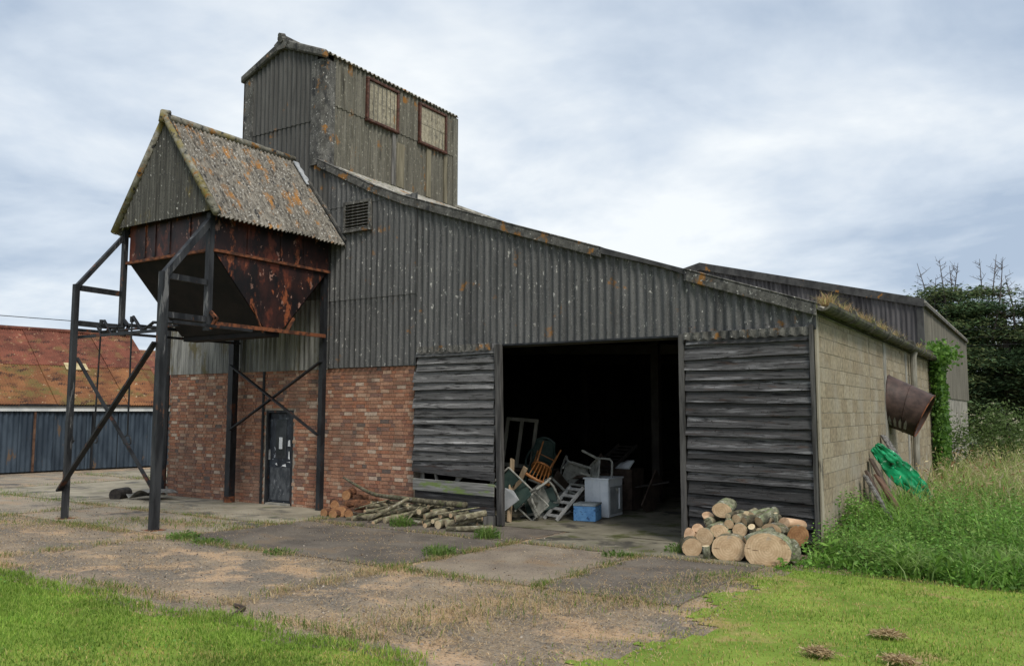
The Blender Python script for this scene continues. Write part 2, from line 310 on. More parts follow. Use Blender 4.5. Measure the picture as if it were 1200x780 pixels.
# ground
M_earth = mat('field_earth', (.06, .085, .022), (.12, .13, .04), (.3, .3, .3), bump=.4, bscale=20)
M_yard = mat('worn_yard_surface', (.225, .178, .130), (.375, .288, .195), (1.3, 1.3, 1), .26, .72, .95, .9, 60, [((.20, .168, .132), (.7, .7, 1), .45, .62), ((.52, .355, .215), (1.5, 1.5, 2), .52, .68), ((.42, .38, .32), (50, 50, 50), .60, .70), ((.085, .072, .06), (38, 38, 38), .57, .71)], detail=9, bdist=.03)
M_slabgrit = mat('gritty_old_slab', (.23, .195, .15), (.33, .28, .21), (1.6, 1.6, 1.6), .3, .7, .95, .8, 70, [((.34, .25, .165), (1.1, 1.6, 1), .52, .68), ((.36, .33, .29), (55, 55, 55), .62, .70), ((.05, .046, .042), (48, 48, 48), .62, .70), ((.09, .085, .08), (.8, .8, 1), .58, .72)], detail=9, bdist=.02)
M_slabdark = mat('dark_tarred_slab', (.105, .089, .073), (.185, .157, .125), (1.4, 1.4, 1.4), .3, .7, .95, .8, 80, [((.19, .145, .10), (1.5, 1.5, 1), .58, .74), ((.26, .24, .22), (60, 60, 60), .66, .72), ((.035, .03, .028), (50, 50, 50), .62, .70)], detail=9, bdist=.02)
M_slabbrown = mat('brown_grit_slab', (.205, .165, .125), (.30, .245, .18), (1.6, 1.6, 1.6), .3, .7, .95, .8, 80, [((.25, .18, .115), (1.3, 1.3, 1), .56, .74), ((.30, .27, .24), (60, 60, 60), .64, .71), ((.05, .045, .04), (50, 50, 50), .62, .70)], detail=9, bdist=.02)
M_pad = mat('pale_concrete_pad', (.20, .178, .132), (.33, .295, .225), (1.3, 1.3, 1.3), .3, .7, .9, .4, 60, [((.10, .095, .08), (1.1, 1.1, 1), .55, .70), ((.13, .15, .05), (1.7, 1.7, 1), .66, .76)], detail=8)
M_floor = mat('barn_floor_concrete', (.13, .118, .085), (.235, .215, .16), (1.1, 1.1, 1.1), .3, .7, .9, .3, 60, [((.085, .09, .035), (1.6, 1.6, 1), .55, .70), ((.06, .055, .045), (.9, .9, 1), .58, .70)])
M_lawn = mat('lawn_soil_and_thatch', (.12, .19, .02), (.20, .28, .04), (1.2, 1.2, 1), .3, .7, .95, .5, 80, [((.30, .23, .09), (1.0, 1.0, 1), .60, .74)], attr=None)
M_blade = mat('grass_blade', (.88, .88, .88), (1, 1, 1), bump=0, attr='tint', rough=.7, spec=.25, twosided=.45)
M_leaf = mat('leaf_blade', (.85, .85, .85), (1, 1, 1), bump=0, attr='tint', rough=.55, spec=.35, twosided=.45)
M_needle = mat('conifer_needle', (.8, .8, .8), (1, 1, 1), bump=0, attr='tint', rough=.7, spec=.2, twosided=.15)
M_trunk = mat('tree_bark', (.06, .05, .04), (.13, .11, .09), (6, 6, 2), bump=.6, bscale=20)
M_dead = mat('dead_twig', (.075, .062, .06), (.13, .11, .105), bump=0)
M_soil = mat('soil_heap', (.10, .065, .035), (.20, .14, .08), (12, 12, 12), bump=.8, bscale=30)
# interior things
M_plastic = mat('grubby_white_plastic', (.25, .25, .225), (.38, .38, .34), (9, 9, 9), rough=.5, bump=.05, spots=[((.13, .13, .11), (5, 5, 5), .58, .75)])
M_green = mat('dark_green_plastic', (.028, .05, .045), (.05, .08, .07), (6, 6, 6), rough=.45, bump=.05)
M_wood = mat('orange_varnished_wood', (.21, .080, .022), (.33, .135, .040), (12, 12, 4), rough=.5, bump=.1)
M_alu = mat('dull_aluminium', (.30, .31, .31), (.48, .48, .47), (10, 10, 10), rough=.5, metal=.3, bump=.05)
M_cab = mat('white_cabinet_paint', (.72, .76, .80), (.82, .85, .88), (5, 5, 5), rough=.5, bump=.05)
M_cabside = mat('grey_cabinet_door', (.30, .32, .33), (.40, .41, .42), (5, 5, 5), rough=.5, bump=.05)
M_blue = mat('faded_blue_crate', (.075, .20, .42), (.13, .30, .54), (9, 9, 9), .3, .7, .6, .2, 40, [((.03, .07, .16), (14, 14, 18), .60, .66)])
M_bluet = mat('crate_top', (.17, .20, .22), (.28, .32, .34), (6, 6, 6))
M_raw = mat('raw_pine', (.28, .205, .13), (.42, .32, .21), (10, 10, 2), rough=.85, bump=.2)
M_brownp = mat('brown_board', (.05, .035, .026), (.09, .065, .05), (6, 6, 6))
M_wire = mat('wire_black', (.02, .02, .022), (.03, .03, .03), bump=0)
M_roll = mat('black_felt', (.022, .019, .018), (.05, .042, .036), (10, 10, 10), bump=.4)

# ------------------------------------------------------------------ ground
def gz(y): return 0.02*min(max(-y, 0.0), 12.0)
def gzn(y): return 0.02*np.clip(-y, 0, 12)
def sheet_ground(name, xs, ys, dz, m, keep=None, parent=None, jit=0):
    V, F = [], []
    for y in ys:
        for x in xs: V.append((x+(random.uniform(-jit, jit)), y+random.uniform(-jit, jit), gz(y)+dz))
    n = len(xs)
    for j in range(len(ys)-1):
        for i in range(n-1):
            if keep is None or keep((xs[i]+xs[i+1])/2, (ys[j]+ys[j+1])/2): F.append((j*n+i, j*n+i+1, (j+1)*n+i+1, (j+1)*n+i))
    b = MB(); b.v = V; b.f = F; b.mi = [0]*len(F)
    return b.build(name, m, parent)
tag(sheet_ground('ground', [-500, -120, -40, 0, 40, 120, 500], [-500, -120, -40, -12, 0, 40, 120, 500], 0, M_earth), kind='structure')
def hsh(x, y): return math.sin(x*3.1+y*1.7)*.5+math.sin(x*7.3-y*4.1)*.3+math.sin(x*1.1+y*9.7)*.2
def in_lawn(x, y):
    w = hsh(x, y)*.16; w2 = w+.22*math.sin(y*2.3+1)*math.sin(y*.9)+.12*math.sin(y*5.7)
    if x > -0.35+w2 and y < -1.25: 
        return True
    if y < -7.36+w and x < -1.45+w+max(0, (-7.36-y))*1.2: return True
    if y < -8.0+w: return True
    return False
yard = sheet_ground('yard', list(np.arange(-45, 0.61, .6)), list(np.concatenate([np.arange(-9.6, 0.01, .6), np.arange(2, 40, 4)])), .004, M_yard)
tag(yard, kind='structure')
def slab(x0, x1, y0, y1, m, dz=.022):
    b = MB(); n = 12
    pts = []
    def edge(ax, ay, bx, by):
        for k in range(n):
            t = k/n; j = random.uniform(-.035, .035)
            dx, dy = by-ay, ax-bx; L = math.hypot(dx, dy)
            pts.append((ax+(bx-ax)*t+dx/L*j, ay+(by-ay)*t+dy/L*j))
    edge(x0, y0, x1, y0); edge(x1, y0, x1, y1); edge(x1, y1, x0, y1); edge(x0, y1, x0, y0)
    tl = random.uniform(-.006, .006)
    poly = [(x, y, gz(y)+dz+tl*(x-x0)/(x1-x0)) for x, y in pts]
    b.prism(poly, (0, 0, -.05))
    return b.build('slab', m, yard)
for a in [(-8.62, -4.2, -4.42, -1.66, M_slabdark), (-4.06, -2.12, -4.42, -1.7, M_slabbrown), (-2.02, -.42, -4.42, -1.66, M_slabdark),
          (-13.6, -8.76, -4.3, -2.42, M_slabgrit), (-15.3, -8.72, -2.3, -.03, M_pad), (-8.62, -4.2, -1.56, -.03, M_slabdark), (-4.06, -.42, -1.6, -.03, M_floor),
          (-18.4, -13.75, -4.35, -2.4, M_slabgrit), (-20, -15.45, -2.2, 2.5, M_pad), (-24.2, -20.15, -2.2, 2.5, M_slabgrit), (-20, -15.45, 2.65, 7.5, M_slabgrit), (-23.4, -20.15, 2.65, 7.5, M_pad)]:
    slab(*a)
tag(sheet_ground('barn_floor', [-15.1, -8, -4, -.23], [.0, 5, 10, 15.4], .022, M_floor), kind='structure')
lawn = sheet_ground('lawn', list(np.arange(-18, 10.1, .1)), list(np.arange(-14.5, -1.0, .1)), .012, M_lawn, lambda x, y: all(in_lawn(x+a, y+b) for a, b in ((0, 0), (-.22, 0), (0, .22), (.1, .15), (-.15, .15))))
tag(lawn, kind='structure')

# ------------------------------------------------------------------ corrugated sheets
def corr(name, m, parent, o, u, v, n, w, bot, top, pitch=.146, amp=.024, spp=6, solid=0, ph=0.):
    o, u, v, n = Vector(o), Vector(u).normalized(), Vector(v).normalized(), Vector(n).normalized()
    k = max(2, int(round(w/pitch*spp))); b = MB(); V = []
    bf = bot if callable(bot) else (lambda t: bot); tf = top if callable(top) else (lambda t: top)
    for i in range(k+1):
        t = w*i/k; h = amp*math.sin(2*math.pi*(t+ph)/pitch)
        V.append(o+u*t+n*h+v*bf(t)); V.append(o+u*t+n*h+v*tf(t))
    F = [(2*i, 2*i+2, 2*i+3, 2*i+1) for i in range(k)]
    b.add(V, F)
    if solid:                                   # back skin and separate edge strips, so the edges stay crisp
        W_ = [p-n*solid for p in V]; b.add(W_, F)
        for e_ in (0, 1):
            b.add([q for i in range(k+1) for q in (V[2*i+e_], W_[2*i+e_])], [(2*i, 2*i+2, 2*i+3, 2*i+1) for i in range(k)])
        for i in (0, k): b.add([V[2*i], V[2*i+1], W_[2*i+1], W_[2*i]], [(0, 1, 2, 3)])
    return b.build(name, m, parent, smooth=True)
BX, BY = 15.2, 15.4       # barn extents (X from -15.2 to 0, Y from 0 to 15.4)
PROF = [(-10.12, 7.38), (-8.2, 6.40), (0.1, 3.54)]
def roofz(x):
    if x <= -12.6: return 7.38-(-12.6-x)*.51
    if x <= -10.12: return 7.38
    if x <= -8.2: return 7.38+(x+10.12)*(6.40-7.38)/1.92
    return 6.40+(x+8.2)*(3.54-6.40)/8.3
barn = thing('barn', (-7.5, 0, 0), 'tall weathered grain barn of corrugated sheets, red brick and concrete block with an open doorway', 'barn')
# backing walls
bw = MB()
bw.box(-15.2, -11.72, .014, .22, 0, 2.92); bw.box(-10.85, -7.5, .014, .22, 0, 2.92); bw.box(-11.72, -10.85, .014, .22, 2.06, 2.92)
brick_wall = bw.build('brick_wall', M_mortar, barn)
fw_ = MB()
up_poly = [(-15.2, .06, 2.925), (-7.5, .06, 2.925), (-7.5, .06, 3.2), (-.02, .06, 3.2), (-.02, .06, roofz(-.02)-.06), (-8.2, .06, 6.34), (-10.12, .06, 7.3), (-12.6, .06, 7.3), (-15.2, .06, roofz(-15.2)-.06)]
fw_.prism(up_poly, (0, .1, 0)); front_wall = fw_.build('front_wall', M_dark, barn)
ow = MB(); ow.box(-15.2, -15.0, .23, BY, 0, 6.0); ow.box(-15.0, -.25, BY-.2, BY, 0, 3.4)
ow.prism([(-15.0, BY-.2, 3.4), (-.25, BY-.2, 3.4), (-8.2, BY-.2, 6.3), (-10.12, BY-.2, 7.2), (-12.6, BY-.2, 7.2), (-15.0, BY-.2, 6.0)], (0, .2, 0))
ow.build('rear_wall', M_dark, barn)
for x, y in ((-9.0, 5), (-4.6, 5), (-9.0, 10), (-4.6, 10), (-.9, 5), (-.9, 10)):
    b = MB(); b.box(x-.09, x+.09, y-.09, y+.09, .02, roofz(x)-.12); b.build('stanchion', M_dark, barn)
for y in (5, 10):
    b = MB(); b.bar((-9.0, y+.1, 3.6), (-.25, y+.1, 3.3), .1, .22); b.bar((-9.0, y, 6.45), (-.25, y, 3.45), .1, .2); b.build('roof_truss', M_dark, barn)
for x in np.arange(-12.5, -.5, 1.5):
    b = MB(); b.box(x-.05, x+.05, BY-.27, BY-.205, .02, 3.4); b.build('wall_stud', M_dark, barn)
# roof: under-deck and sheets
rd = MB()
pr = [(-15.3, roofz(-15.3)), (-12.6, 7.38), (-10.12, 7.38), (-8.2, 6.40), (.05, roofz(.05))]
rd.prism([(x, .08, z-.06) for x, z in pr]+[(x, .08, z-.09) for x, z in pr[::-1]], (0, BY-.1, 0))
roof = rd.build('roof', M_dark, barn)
def roof_strip(x0, z0, x1, z1, y0, y1, m=M_roof):
    d = Vector((x1-x0, 0, z1-z0)); L = d.length
    y = y0
    while y < y1-.05:
        w = min(1.02, y1-y)
        corr('roof_sheet', m, roof, (x0, y, z0), (0, 1, 0), d, Vector((0, 1, 0)).cross(d)*(1 if x1 > x0 else -1), w+.03, 0, L, pitch=.146, amp=.022, spp=5, solid=.008)
        y += 1.02
roof_strip(-10.14, 7.40, -8.15, 6.385, -.08, BY+.05); roof_strip(-8.28, 6.41, -3.9, 4.905, -.08, BY+.05); roof_strip(-4.1, 4.985, .14, 3.535, -.08, BY+.05)
roof_strip(-12.6, 7.4, -15.4, 5.97, 0, BY)
b = MB(); b.bar((-11.36, 4.7, 7.43), (-11.36, BY, 7.43), 2.7, .06); b.build('ridge_sheet', M_roof, roof)
# front cladding
def clad_row(x0, x1, bot, top, m, w=1.02, y=-.035, parent=None, amp=.026, pitch=.146):
    x = x0; k = 0
    while x < x1-.02:
        ww = min(w, x1-x)
        corr('cladding_sheet', m, parent or front_wall, (x, y-.005*(k % 2)-random.uniform(0, .003), 0), (1, 0, 0), (0, 0, 1), (0, -1, 0), ww+(.04 if x+w < x1 else 0),
             (lambda t, X=x: bot(X+t)) if callable(bot) else bot, (lambda t, X=x: top(X+t)) if callable(top) else top, pitch, amp, 6, solid=.012, ph=x)
        x += w; k += 1
vg = lambda X: roofz(X)-.03
clad_row(-7.47, .0, lambda X: 3.235+.004*math.sin(X*9), vg, M_clad, 1.067)
clad_row(-9.86, -7.45, 2.93, 4.36, M_clad, 1.2, -.04); clad_row(-9.86, -7.45, 4.33, 6.34, M_clad, 1.2, -.056); clad_row(-9.86, -7.45, 6.31, vg, M_clad, 1.2, -.070)
clad_row(-15.2, -12.5, 2.91, 4.42, M_galv, 1.35, -.03, amp=.012, pitch=.076); clad_row(-12.5, -9.84, 2.91, 4.42, M_galv, .89, -.036)
clad_row(-15.2, -12.62, 4.40, vg, M_clad_tf, 1.0, -.04)
clad_row(-12.62, -9.86, 4.40, lambda X: min(8.4, 7.34 if X > -10.12 else 8.4), M_clad_tf, 1.02, -.04)
# tower
tw = MB()
tw.prism([(-12.58, .03, 6.3), (-10.16, .03, 6.3), (-10.16, .03, 9.80), (-11.36, .03, 10.3), (-12.58, .03, 9.80)], (0, 4.68, 0))
tower = tw.build('tower', M_dark, barn)
gab = lambda X: 9.80+(1.22-abs(X+11.37))*.42
clad_row(-12.62, -10.30, 8.37, gab, M_clad_tf, .82, -.062, tower)
def clad_side(y0, y1, bot, top, m, w, x, parent, amp=.027, pitch=.146, sgn=1):
    y = y0; k = 0
    while y < y1-.02:
        ww = min(w, y1-y)
        corr('cladding_sheet', m, parent, (x+sgn*.006*(k % 2), y, 0), (0, 1, 0), (0, 0, 1), (sgn, 0, 0), ww+(.03 if y+w < y1 else 0), bot, top, pitch, amp, 6, solid=.01, ph=y)
        y += w; k += 1
clad_side(.22, 4.74, 7.30, 8.78, M_clad_t, 1.13, -10.115, tower); clad_side(.22, 4.74, 8.75, 9.86, M_clad_t, 1.13, -10.095, tower)
clad_side(.0, 4.74, 6.2, 9.86, M_clad_t, 1.13, -12.62, tower, sgn=-1)
b = MB(); x = -12.62
corr('cladding_sheet', M_clad_t, tower, (-12.6, 4.74, 0), (1, 0, 0), (0, 0, 1), (0, 1, 0), 2.46, 6.3, lambda t: gab(-12.6+t))
# corner trims of the tower
b = MB(); pts = []
for k in range(7):
    a = math.pi/2*k/6; pts.append((-10.24+.17*math.sin(a), -.0-.09*math.cos(a)+.0, 0))
prof = [(-10.46, -.085)]+[(-10.22+.14*math.sin(math.pi/2*k/5), .055-.14*math.cos(math.pi/2*k/5)) for k in range(6)]+[(-10.08, .27), (-10.12, .27), (-10.14, .05), (-10.3, -.04), (-10.46, -.05)]
b.prism([(x, y, 7.36) for x, y in prof], (0, 0, 2.36)); b.build('corner_trim', M_flash, tower, smooth=False)
b = MB(); b.box(-12.68, -12.36, -.10, -.07, 6.5, 9.80); b.box(-12.69, -12.655, -.10, .2, 6.5, 9.80); b.build('corner_trim', M_flash, tower)
b = MB(); b.box(-10.17, -10.07, 4.6, 4.8, 7.0, 9.82); b.build('corner_trim', M_clad_t, tower)
# tower roof
tr_ = MB(); tr_.bar((-11.37, -.12, 10.32), (-11.37, 4.8, 10.32), .02, .02)
troof = tr_.build('tower_roof', M_dark, barn)
for s in (1, -1):
    d = Vector((s*1.42, 0, -.60)); L = d.length; y = -.14
    for k in range(5):
        corr('roof_sheet', M_roof, troof, (-11.37+s*.02, y, 10.42), (0, 1, 0), d, (s*.6, 0, 1.42), 1.0, 0, L-.1, .146, .024, 6, solid=.01); y += .975
    bb = MB(); bb.prism([(-11.37+s*.06, -.17, 10.42), (-11.37+s*1.38, -.17, 9.86), (-11.37+s*1.38, -.17, 9.69), (-11.37+s*.06, -.17, 10.21)], (0, .14, 0)); bb.build('bargeboard', M_flash, troof, bevel=.03)
b = MB(); b.tube([(-11.37, -.22, 10.41), (-11.37, -.1, 10.44), (-11.37, 4.76, 10.44)], [.08, .10, .085], 10); b.tube([(-11.37, -.23, 10.49), (-11.37, -.10, 10.52)], [.06, .065], 8)
b.prism([(-11.37-.24, -.18, 10.33), (-11.37, -.18, 10.48), (-11.37+.24, -.18, 10.33), (-11.37+.12, -.18, 10.19), (-11.37-.12, -.18, 10.19)], (0, .25, 0))
b.build('ridge_cap', M_flash, troof)
# windows in the tower
for y0 in (1.31, 3.22):
    y1 = y0+1.0; z0, z1 = 8.77, 9.70; x = -10.06; t = .065
    b = MB(); b.box(x-.05, x+.035, y0-t, y1+t, z1, z1+t); b.box(x-.05, x+.05, y0-t, y1+t, z0-t, z0); b.box(x-.05, x+.034, y0-t, y0, z0, z1); b.box(x-.05, x+.034, y1, y1+t, z0, z1)
    w_ = b.build('window', M_red, barn, bevel=.01)
    for i in range(3):
        for j in range(2):
            a0, a1 = y0+i/3+.012, y0+(i+1)/3-.012; c0, c1 = z0+j*.465+.012, z0+(j+1)*.465-.012
            b = MB(); b.box(x-.035, x-.008+random.uniform(-.004, .004), a0, a1, c0, c1); b.build('pane', M_pane, w_)
    b = MB()
    for i in (1, 2): b.box(x-.03, x-.012, y0+i/3-.012, y0+i/3+.012, z0, z1)
    b.box(x-.03, x-.013, y0, y1, z0+.453, z0+.477); b.build('glazing_bar', M_pane, w_)
# dripstreaked patch boards under the windows
for (ya, yb, za, zb) in ((2.18, 2.30, 7.42, 8.68), (2.36, 2.62, 7.42, 8.5), (3.5, 3.66, 7.42, 8.66), (4.22, 4.34, 7.42, 8.66)):
    b = MB(); b.box(-10.10, -10.068, ya, yb, za, zb); b.build('patch_board', M_timber if ya < 2.3 else M_patch, tower)
b = MB()
def bolt(x, z, y):
    q = .014; b.add([(x-q, y, z), (x, y, z-q), (x+q, y, z), (x, y, z+q), (x, y-.012, z)], [(0, 1, 4), (1, 2, 4), (2, 3, 4), (3, 0, 4)])
for k, x in enumerate(np.arange(-7.4, -.05, .292)):
    for z in (3.36, 4.3, 5.3):
        if z < roofz(x)-.35: bolt(x+random.uniform(-.01, .01), z+random.uniform(-.02, .02), -.082)
for x in np.arange(-9.8, -7.5, .292):
    for z in (3.05, 4.2, 4.45, 6.2, 6.45): bolt(x, z+random.uniform(-.02, .02), -.085 if z < 4.3 else (-.10 if z < 6.3 else -.115))
o = b.build('fixing_bolts', M_steel, front_wall); o['kind'] = 'stuff'
# louvre vent
b = MB(); x0, x1, z0, z1 = -9.38, -8.62, 5.73, 6.38; t = .06
b.box(x0, x1, -.13, -.06, z1-t, z1); b.box(x0, x1, -.14, -.06, z0, z0+t); b.box(x0, x0+t, -.128, -.06, z0+t, z1-t); b.box(x1-t, x1, -.128, -.06, z0+t, z1-t); b.m = 1
b.box(x0+t, x1-t, -.075, -.062, z0+t, z1-t); vent = b.build('louvre_vent', [M_flash, M_dark], barn)
for k in range(8):
    z = z0+t+.03+k*.0645; s = MB(); s.bar((x0+t, -.11, z), (x1-t, -.11, z), .046, .010, (0, -.5, .85)); s.build('slat', M_timber, vent)
# verge flashings
def verge(pts, h=.26, y=-.125, lift=.012):
    for (xa, za), (xb, zb) in zip(pts[:-1], pts[1:]):
        b = MB(); b.prism([(xa, y, za+lift), (xb+.02, y, zb+lift), (xb+.02, y, zb+lift-h), (xa, y, za+lift-h)], (0, .035, 0))
        b.prism([(xa, y-.01, za+lift+.001), (xb+.02, y-.01, zb+lift+.001), (xb+.02, y-.01, zb+lift+.03), (xa, y-.01, za+lift+.03)], (0, .22, 0))
        b.build('verge_flashing', M_flash, front_wall, bevel=.012)
verge([(-10.2, 7.44), (-8.75, 6.70), (-7.9, 6.33), (-5.4, 5.46), (-3.42, 4.77)], .165)
verge([(-1.94, 4.27), (.04, 3.585)], .175, -.13)
b = MB(); b.prism([(-3.42, -.115, 4.81), (-1.92, -.115, 4.295), (-1.92, -.115, 4.20), (-2.3, -.115, 4.36), (-2.75, -.115, 4.50), (-3.42, -.115, 4.70)], (0, .2, 0)); b.build('broken_roof_edge', M_flashd, front_wall)
# ---- bricks
piece_box = {}
def shared_piece(key, sx_, sy_, sz_, m):
    if key not in piece_box:
        b = MB(); b.box(-sx_/2, sx_/2, -sy_/2, sy_/2, -sz_/2, sz_/2); me = bpy.data.meshes.new(key)
        me.from_pydata(b.v, [], b.f); me.materials.append(m); me.update(); piece_box[key] = me
    return piece_box[key]
def laid(pieces, name, parent, m, m_a, size_axis, nmax, key):
    """pieces: list of (centre, size); nearest nmax become parts, the rest one mesh"""
    pieces.sort(key=lambda p: (Vector(p[0])-CAM).length)
    org = ORG[parent.name]
    for c, s in pieces[:nmax]:
        me = shared_piece(key+'_%d_%d' % (round(s[0]*200), round(s[1]*200)), *s, m)
        o = bpy.data.objects.new(name, me); col.objects.link(o); o.parent = parent; o.location = Vector(c)-org
        o.rotation_euler = (random.uniform(-.006, .006), random.uniform(-.006, .006), random.uniform(-.006, .006))
    rest = pieces[nmax:]
    if rest:
        b = MB(); vals = []
        for c, s in rest:
            b.box(c[0]-s[0]/2, c[0]+s[0]/2, c[1]-s[1]/2, c[1]+s[1]/2, c[2]-s[2]/2, c[2]+s[2]/2); vals += [random.random()]*8
        o = b.build('far_'+name+'s', m_a, parent); at = o.data.attributes.new('rnd', 'FLOAT', 'POINT'); at.data.foreach_set('value', vals); o['kind'] = 'stuff'
P = []
for r in range(39):
    z = .038+r*.075
    x = -15.18+(0 if r % 2 else .05625)+random.uniform(-.02, .02); k = 0
    flem = r % 2
    while x < -7.5:
        L = .215 if (k+r) % 2 == 0 else .1025
        x1 = min(x+L, -7.505)
        if x1-x > .05 and not (x1 > -11.72 and x < -10.85 and z < 2.08):
            P.append((((x+x1)/2, .03-.006+random.uniform(-.004, .003), z), (x1-x, .06, .0645)))
        x += L+.0105; k += 1
laid(P, 'brick', brick_wall, M_brick, M_brick_a, 0, 298, 'brick')
b = MB()
b.box(-11.72, -11.60, .02, .2, 0, .05); b.box(-11.60, -10.9, -.06, .2, .0, .06); b.build('door_step', M_conc, barn)
# ---- personnel door
b = MB(); b.box(-11.655, -10.915, .075, .12, .065, 2.0); door = b.build('door', M_door, barn, bevel=.006)
b = MB(); b.box(-11.722, -11.66, .015, .14, .03, 2.06); b.box(-10.91, -10.848, .015, .14, .03, 2.06); b.box(-11.66, -10.91, .016, .14, 2.005, 2.06); b.build('door_frame', M_steel, barn)
b = MB(); b.box(-11.45, -11.12, .066, .074, 1.02, 1.86); b.build('door_glass', M_doorglass, door)
b = MB(); b.box(-11.60, -10.97, .060, .074, .12, .82); b.build('kick_panel', M_doorlow, door)
b = MB(); b.box(-11.34, -11.24, .058, .064, 1.22, 1.47); b.build('notice', M_paper, door)
b = MB(); b.box(-11.64, -11.62, .04, .074, .98, 1.2); b.build('door_handle', M_alu, door)
b = MB()
for (x0, x1, z0, z1) in ((-11.06, -10.98, 1.28, 1.42), (-11.04, -10.99, 1.0, 1.18), (-11.22, -11.10, .84, .90), (-11.44, -11.38, .86, .92), (-11.08, -10.97, .93, .955)):
    b.prism([(x0, .056, z0+random.uniform(0, .03)), (x1, .056, z0), (x1-.02, .056, z1), (x0+.01, .056, z1-.02)], (0, .004, 0))
b.build('paint_flake_patches', M_paper, door)
b = MB(); b.tube([(-11.79, -.02, .02), (-11.79, -.02, 2.95)], .03, 8); b.build('conduit', M_steel, barn)
# ---- sliding doors made of lapped boards
def door_boards(parent, x0, x1, zt, zb, n, m, tilt0=0., tilt1=0., y=-.10, skip=(), wob=.012):
    """feather-edged boards from top zt to bottom zb"""
    step = (zt-zb)/n; offs = [0]+[random.uniform(-.028, .028) for _ in range(n-1)]+[0]
    for k in range(n):
        if k in skip: continue
        f = k/(n-1); tl = tilt0+(tilt1-tilt0)*f; za = zt-k*step+offs[k]; L = x1-x0
        jl, jr = random.uniform(-wob, wob), random.uniform(-wob, wob)
        a, c = x0+random.uniform(-.035, .015), x1+random.uniform(-.03, .03)
        h = step+offs[k]-offs[k+1]+random.uniform(.012, .045); V = []; N = 7
        sag = random.uniform(-.008, .008)
        for i in range(N):
            t = i/(N-1); x = a+(c-a)*t; dz = tl*(t-.5)*L+jl*(1-t)+jr*t+sag*math.sin(math.pi*t)
            wv = random.uniform(-.006, .006); yy = random.uniform(-.004, .004)
            V += [(x, y+.036+yy, za+dz), (x, y+.022+yy, za+dz), (x, y-.031+yy, za-h+dz+wv), (x, y-.003+yy, za-h+dz+wv)]
        F = []
        for i in range(N-1):
            q, r2 = 4*i, 4*i+4
            F += [(q+1, r2+1, r2+2, q+2), (q+2, r2+2, r2+3, q+3), (q, q+3, r2+3, r2), (q+1, q, r2, r2+1)]
        F += [(0, 1, 2, 3), (4*N-4, 4*N-1, 4*N-2, 4*N-3)]
        bb = MB(); bb.add(V, F); bb.build('board', m, parent)
b = MB(); b.box(-7.3, -5.6, -.058, -.03, 3.1, 3.22); b.box(-7.3, -5.6, -.058, -.03, .15, .28); b.box(-7.28, -7.2, -.06, -.03, .28, 3.1); b.box(-6.45, -6.37, -.06, -.03, .28, 3.1); b.box(-5.68, -5.60, -.06, -.03, .28, 3.1)
ldoor = b.build('sliding_door', M_timber, barn)
door_boards(ldoor, -7.36, -5.56, 3.26, 2.83, 3, M_board); door_boards(ldoor, -7.42, -5.55, 2.80, .985, 11, M_board, .0, .012, skip=())
b = MB(); b.obox((-6.48, -.125, .93), (1.9, .025, .15), Matrix.Rotation(.055, 3, 'Y')); b.build('board', M_boardr, ldoor)
b = MB(); b.obox((-6.46, -.145, .655), (1.86, .03, .22), Matrix.Rotation(.018, 3, 'Y')); b.build('board', M_boardg, ldoor, bevel=.006)
b = MB(); b.obox((-6.45, -.12, .46), (1.80, .03, .17), Matrix.Rotation(.03, 3, 'Y')); b.build('board', M_boardr, ldoor)
b = MB(); b.obox((-6.43, -.115, .29), (1.78, .03, .16), Matrix.Rotation(.02, 3, 'Y')); b.build('board', M_boardr, ldoor)
b = MB(); b.obox((-6.9, -.075, .86), (.05, .03, .5), Matrix.Rotation(-.3, 3, 'Y')); b.build('brace', M_timber, ldoor)
b = MB(); b.obox((-6.3, -.05, .86), (.06, .03, .8), Matrix.Rotation(.9, 3, 'Y')); b.build('brace', M_timber, ldoor)
b = MB(); b.prism([(-5.55, -.15, 3.25), (-5.42, -.15, 3.25), (-5.34, -.17, .04), (-5.46, -.17, .04)], (0, .10, 0)); b.build('stile', M_timberd, ldoor, bevel=.01)
b = MB(); b.box(-5.78, -5.52, -.13, -.02, .03, .2); b.build('timber_block', M_timber, ldoor)
b = MB(); b.box(-1.98, -.06, -.058, -.03, 3.1, 3.22); b.box(-1.98, -.06, -.058, -.03, .2, .33); b.box(-1.98, -1.9, -.06, -.03, .33, 3.1); b.box(-.14, -.06, -.06, -.03, .33, 3.1)
b.box(-1.95, -.08, -.045, -.035, .1, 3.2)
rdoor = b.build('sliding_door', M_dark, barn)
door_boards(rdoor, -1.93, -.05, 3.26, .26, 17, M_boardr, .012, -.045, y=-.11, wob=.016)
b = MB(); b.box(-2.04, -1.955, -.15, -.03, .03, 3.26); b.build('stile', M_timberd, rdoor)
b = MB(); b.box(-.045, -.005, -.16, -.05, .05, 3.3); b.build('stile', M_timberd, rdoor)
b = MB(); b.bar((-7.3, -.045, 3.235), (-.05, -.045, 3.235), .05, .03); b.build('door_track', M_steel, barn)
for xa, xb in ((-7.34, -5.57), (-1.95, -.05)):
    corr('top_strip', M_flash, barn, (xa, -.165, 0), (1, 0, 0), (0, 0, 1), (0, -1, 0), xb-xa, lambda t: 3.155+.012*math.sin(t*43), 3.275, .146, .022, 6)
